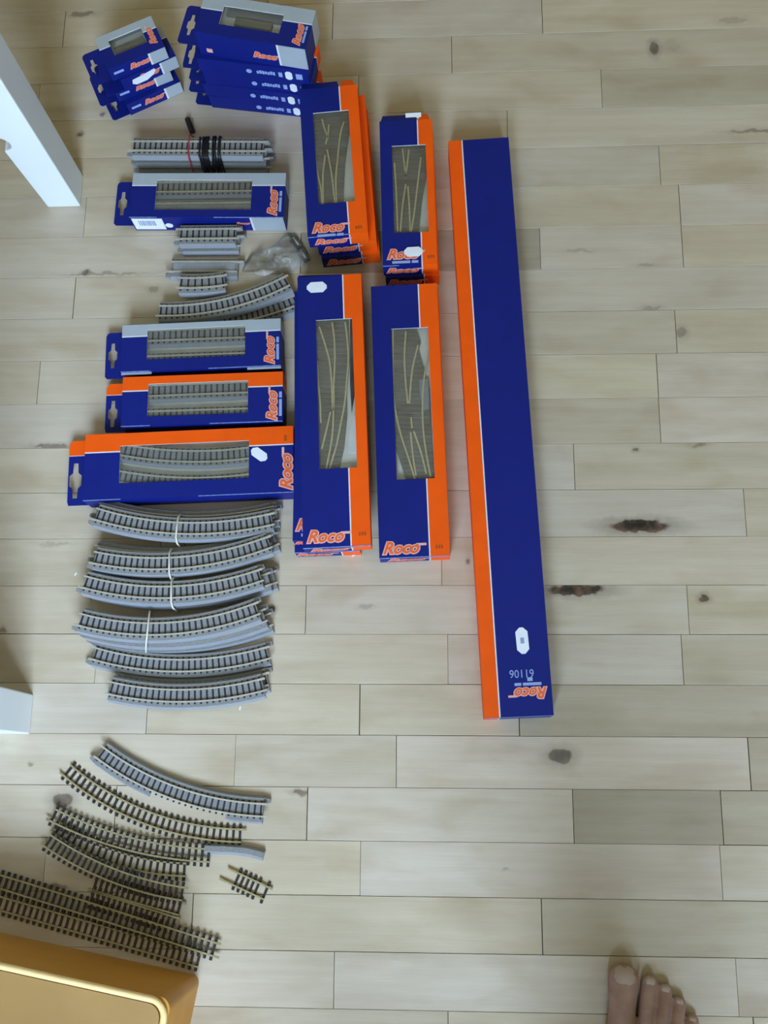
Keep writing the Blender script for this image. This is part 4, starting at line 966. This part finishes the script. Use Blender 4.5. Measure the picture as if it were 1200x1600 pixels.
    cloth('head', m, [[((cx_, cy_ - 0.005, sh), (0.055, 0.055, 0.05)), ((cx_, cy_ + 0.01, sh + 0.11), (0.052, 0.054, 0.05))],
        [((cx_, nz_ + 0.015, sh + 0.15), (0.062, 0.078, 0.06)), ((cx_, nz_ - 0.002, sh + 0.23), (0.076, 0.094, 0.085))],
        [((cx_, nz_ + 0.098, sh + 0.18), (0.013, 0.016, 0.012)), ((cx_, nz_ + 0.086, sh + 0.225), (0.009, 0.012, 0.012))],
        [((cx_ - 0.02, nz_ + 0.088, sh + 0.14), (0.012, 0.010, 0.006)), ((cx_ + 0.02, nz_ + 0.088, sh + 0.14), (0.012, 0.010, 0.006))],
        [((cx_ - 0.078, nz_, sh + 0.20), (0.009, 0.018, 0.03)), ((cx_ - 0.078, nz_, sh + 0.205), (0.009, 0.018, 0.03))],
        [((cx_ + 0.078, nz_, sh + 0.20), (0.009, 0.018, 0.03)), ((cx_ + 0.078, nz_, sh + 0.205), (0.009, 0.018, 0.03))]], 0.004, 4)
    cloth('hair', mat('brown_hair', (60, 44, 34), 0.7, var=0.3, scale=300), [[((cx_, nz_ - 0.018, sh + 0.255), (0.083, 0.092, 0.072)), ((cx_, nz_ - 0.03, sh + 0.22), (0.080, 0.078, 0.07))]], 0.005, 3)
    for sg in (-1, 1): cloth('eye', M['sticker'], [[((cx_ + sg * 0.031, nz_ + 0.079, sh + 0.215), (0.012, 0.010, 0.008)), ((cx_ + sg * 0.031, nz_ + 0.080, sh + 0.215), (0.012, 0.010, 0.008))]], 0.002, 1)
    mn = mat('toenail', (186, 164, 152), 0.3, var=0.04)
    for (k, mi, ti, ra, rb, rc), sx, sy in zip(toes, (0.0135, 0.0066, 0.006, 0.0054, 0.005), (0.0125, 0.006, 0.0055, 0.005, 0.0045)):
        p = L_(*ti, rc * 0.8); q = MB(); n_ = 14; d = Vector((ti[0] - mi[0], -(ti[1] - mi[1]))).normalized(); ang = math.atan2(d.y, d.x) - PI / 2
        rings = []
        for j in range(5):
            for i in range(n_):
                a = 2 * PI * i / n_; f = j / 4; cx_ = abs(math.cos(a)) ** 0.7 * math.copysign(1, math.cos(a)); sy_ = abs(math.sin(a)) ** 0.7 * math.copysign(1, math.sin(a))
                x_, y_ = cx_ * sx * f, sy_ * sy * f + rc * 0.28
                zz = math.sqrt(max(0, 1 - (x_ / rc) ** 2 - (y_ / rc) ** 2)) * rc * 0.80
                q.v.append((x_, y_, zz + 0.0010 - 0.0012 * (f > 0.9)))
        for j in range(4):
            for i in range(n_): q.f.append((j * n_ + i, j * n_ + (i + 1) % n_, (j + 1) * n_ + (i + 1) % n_, (j + 1) * n_ + i)); q.m.append(0)
        ob = q.build('toenail', mn, t, smooth=True); ob.location = p; ob.rotation_euler = (0, 0, ang)
person()
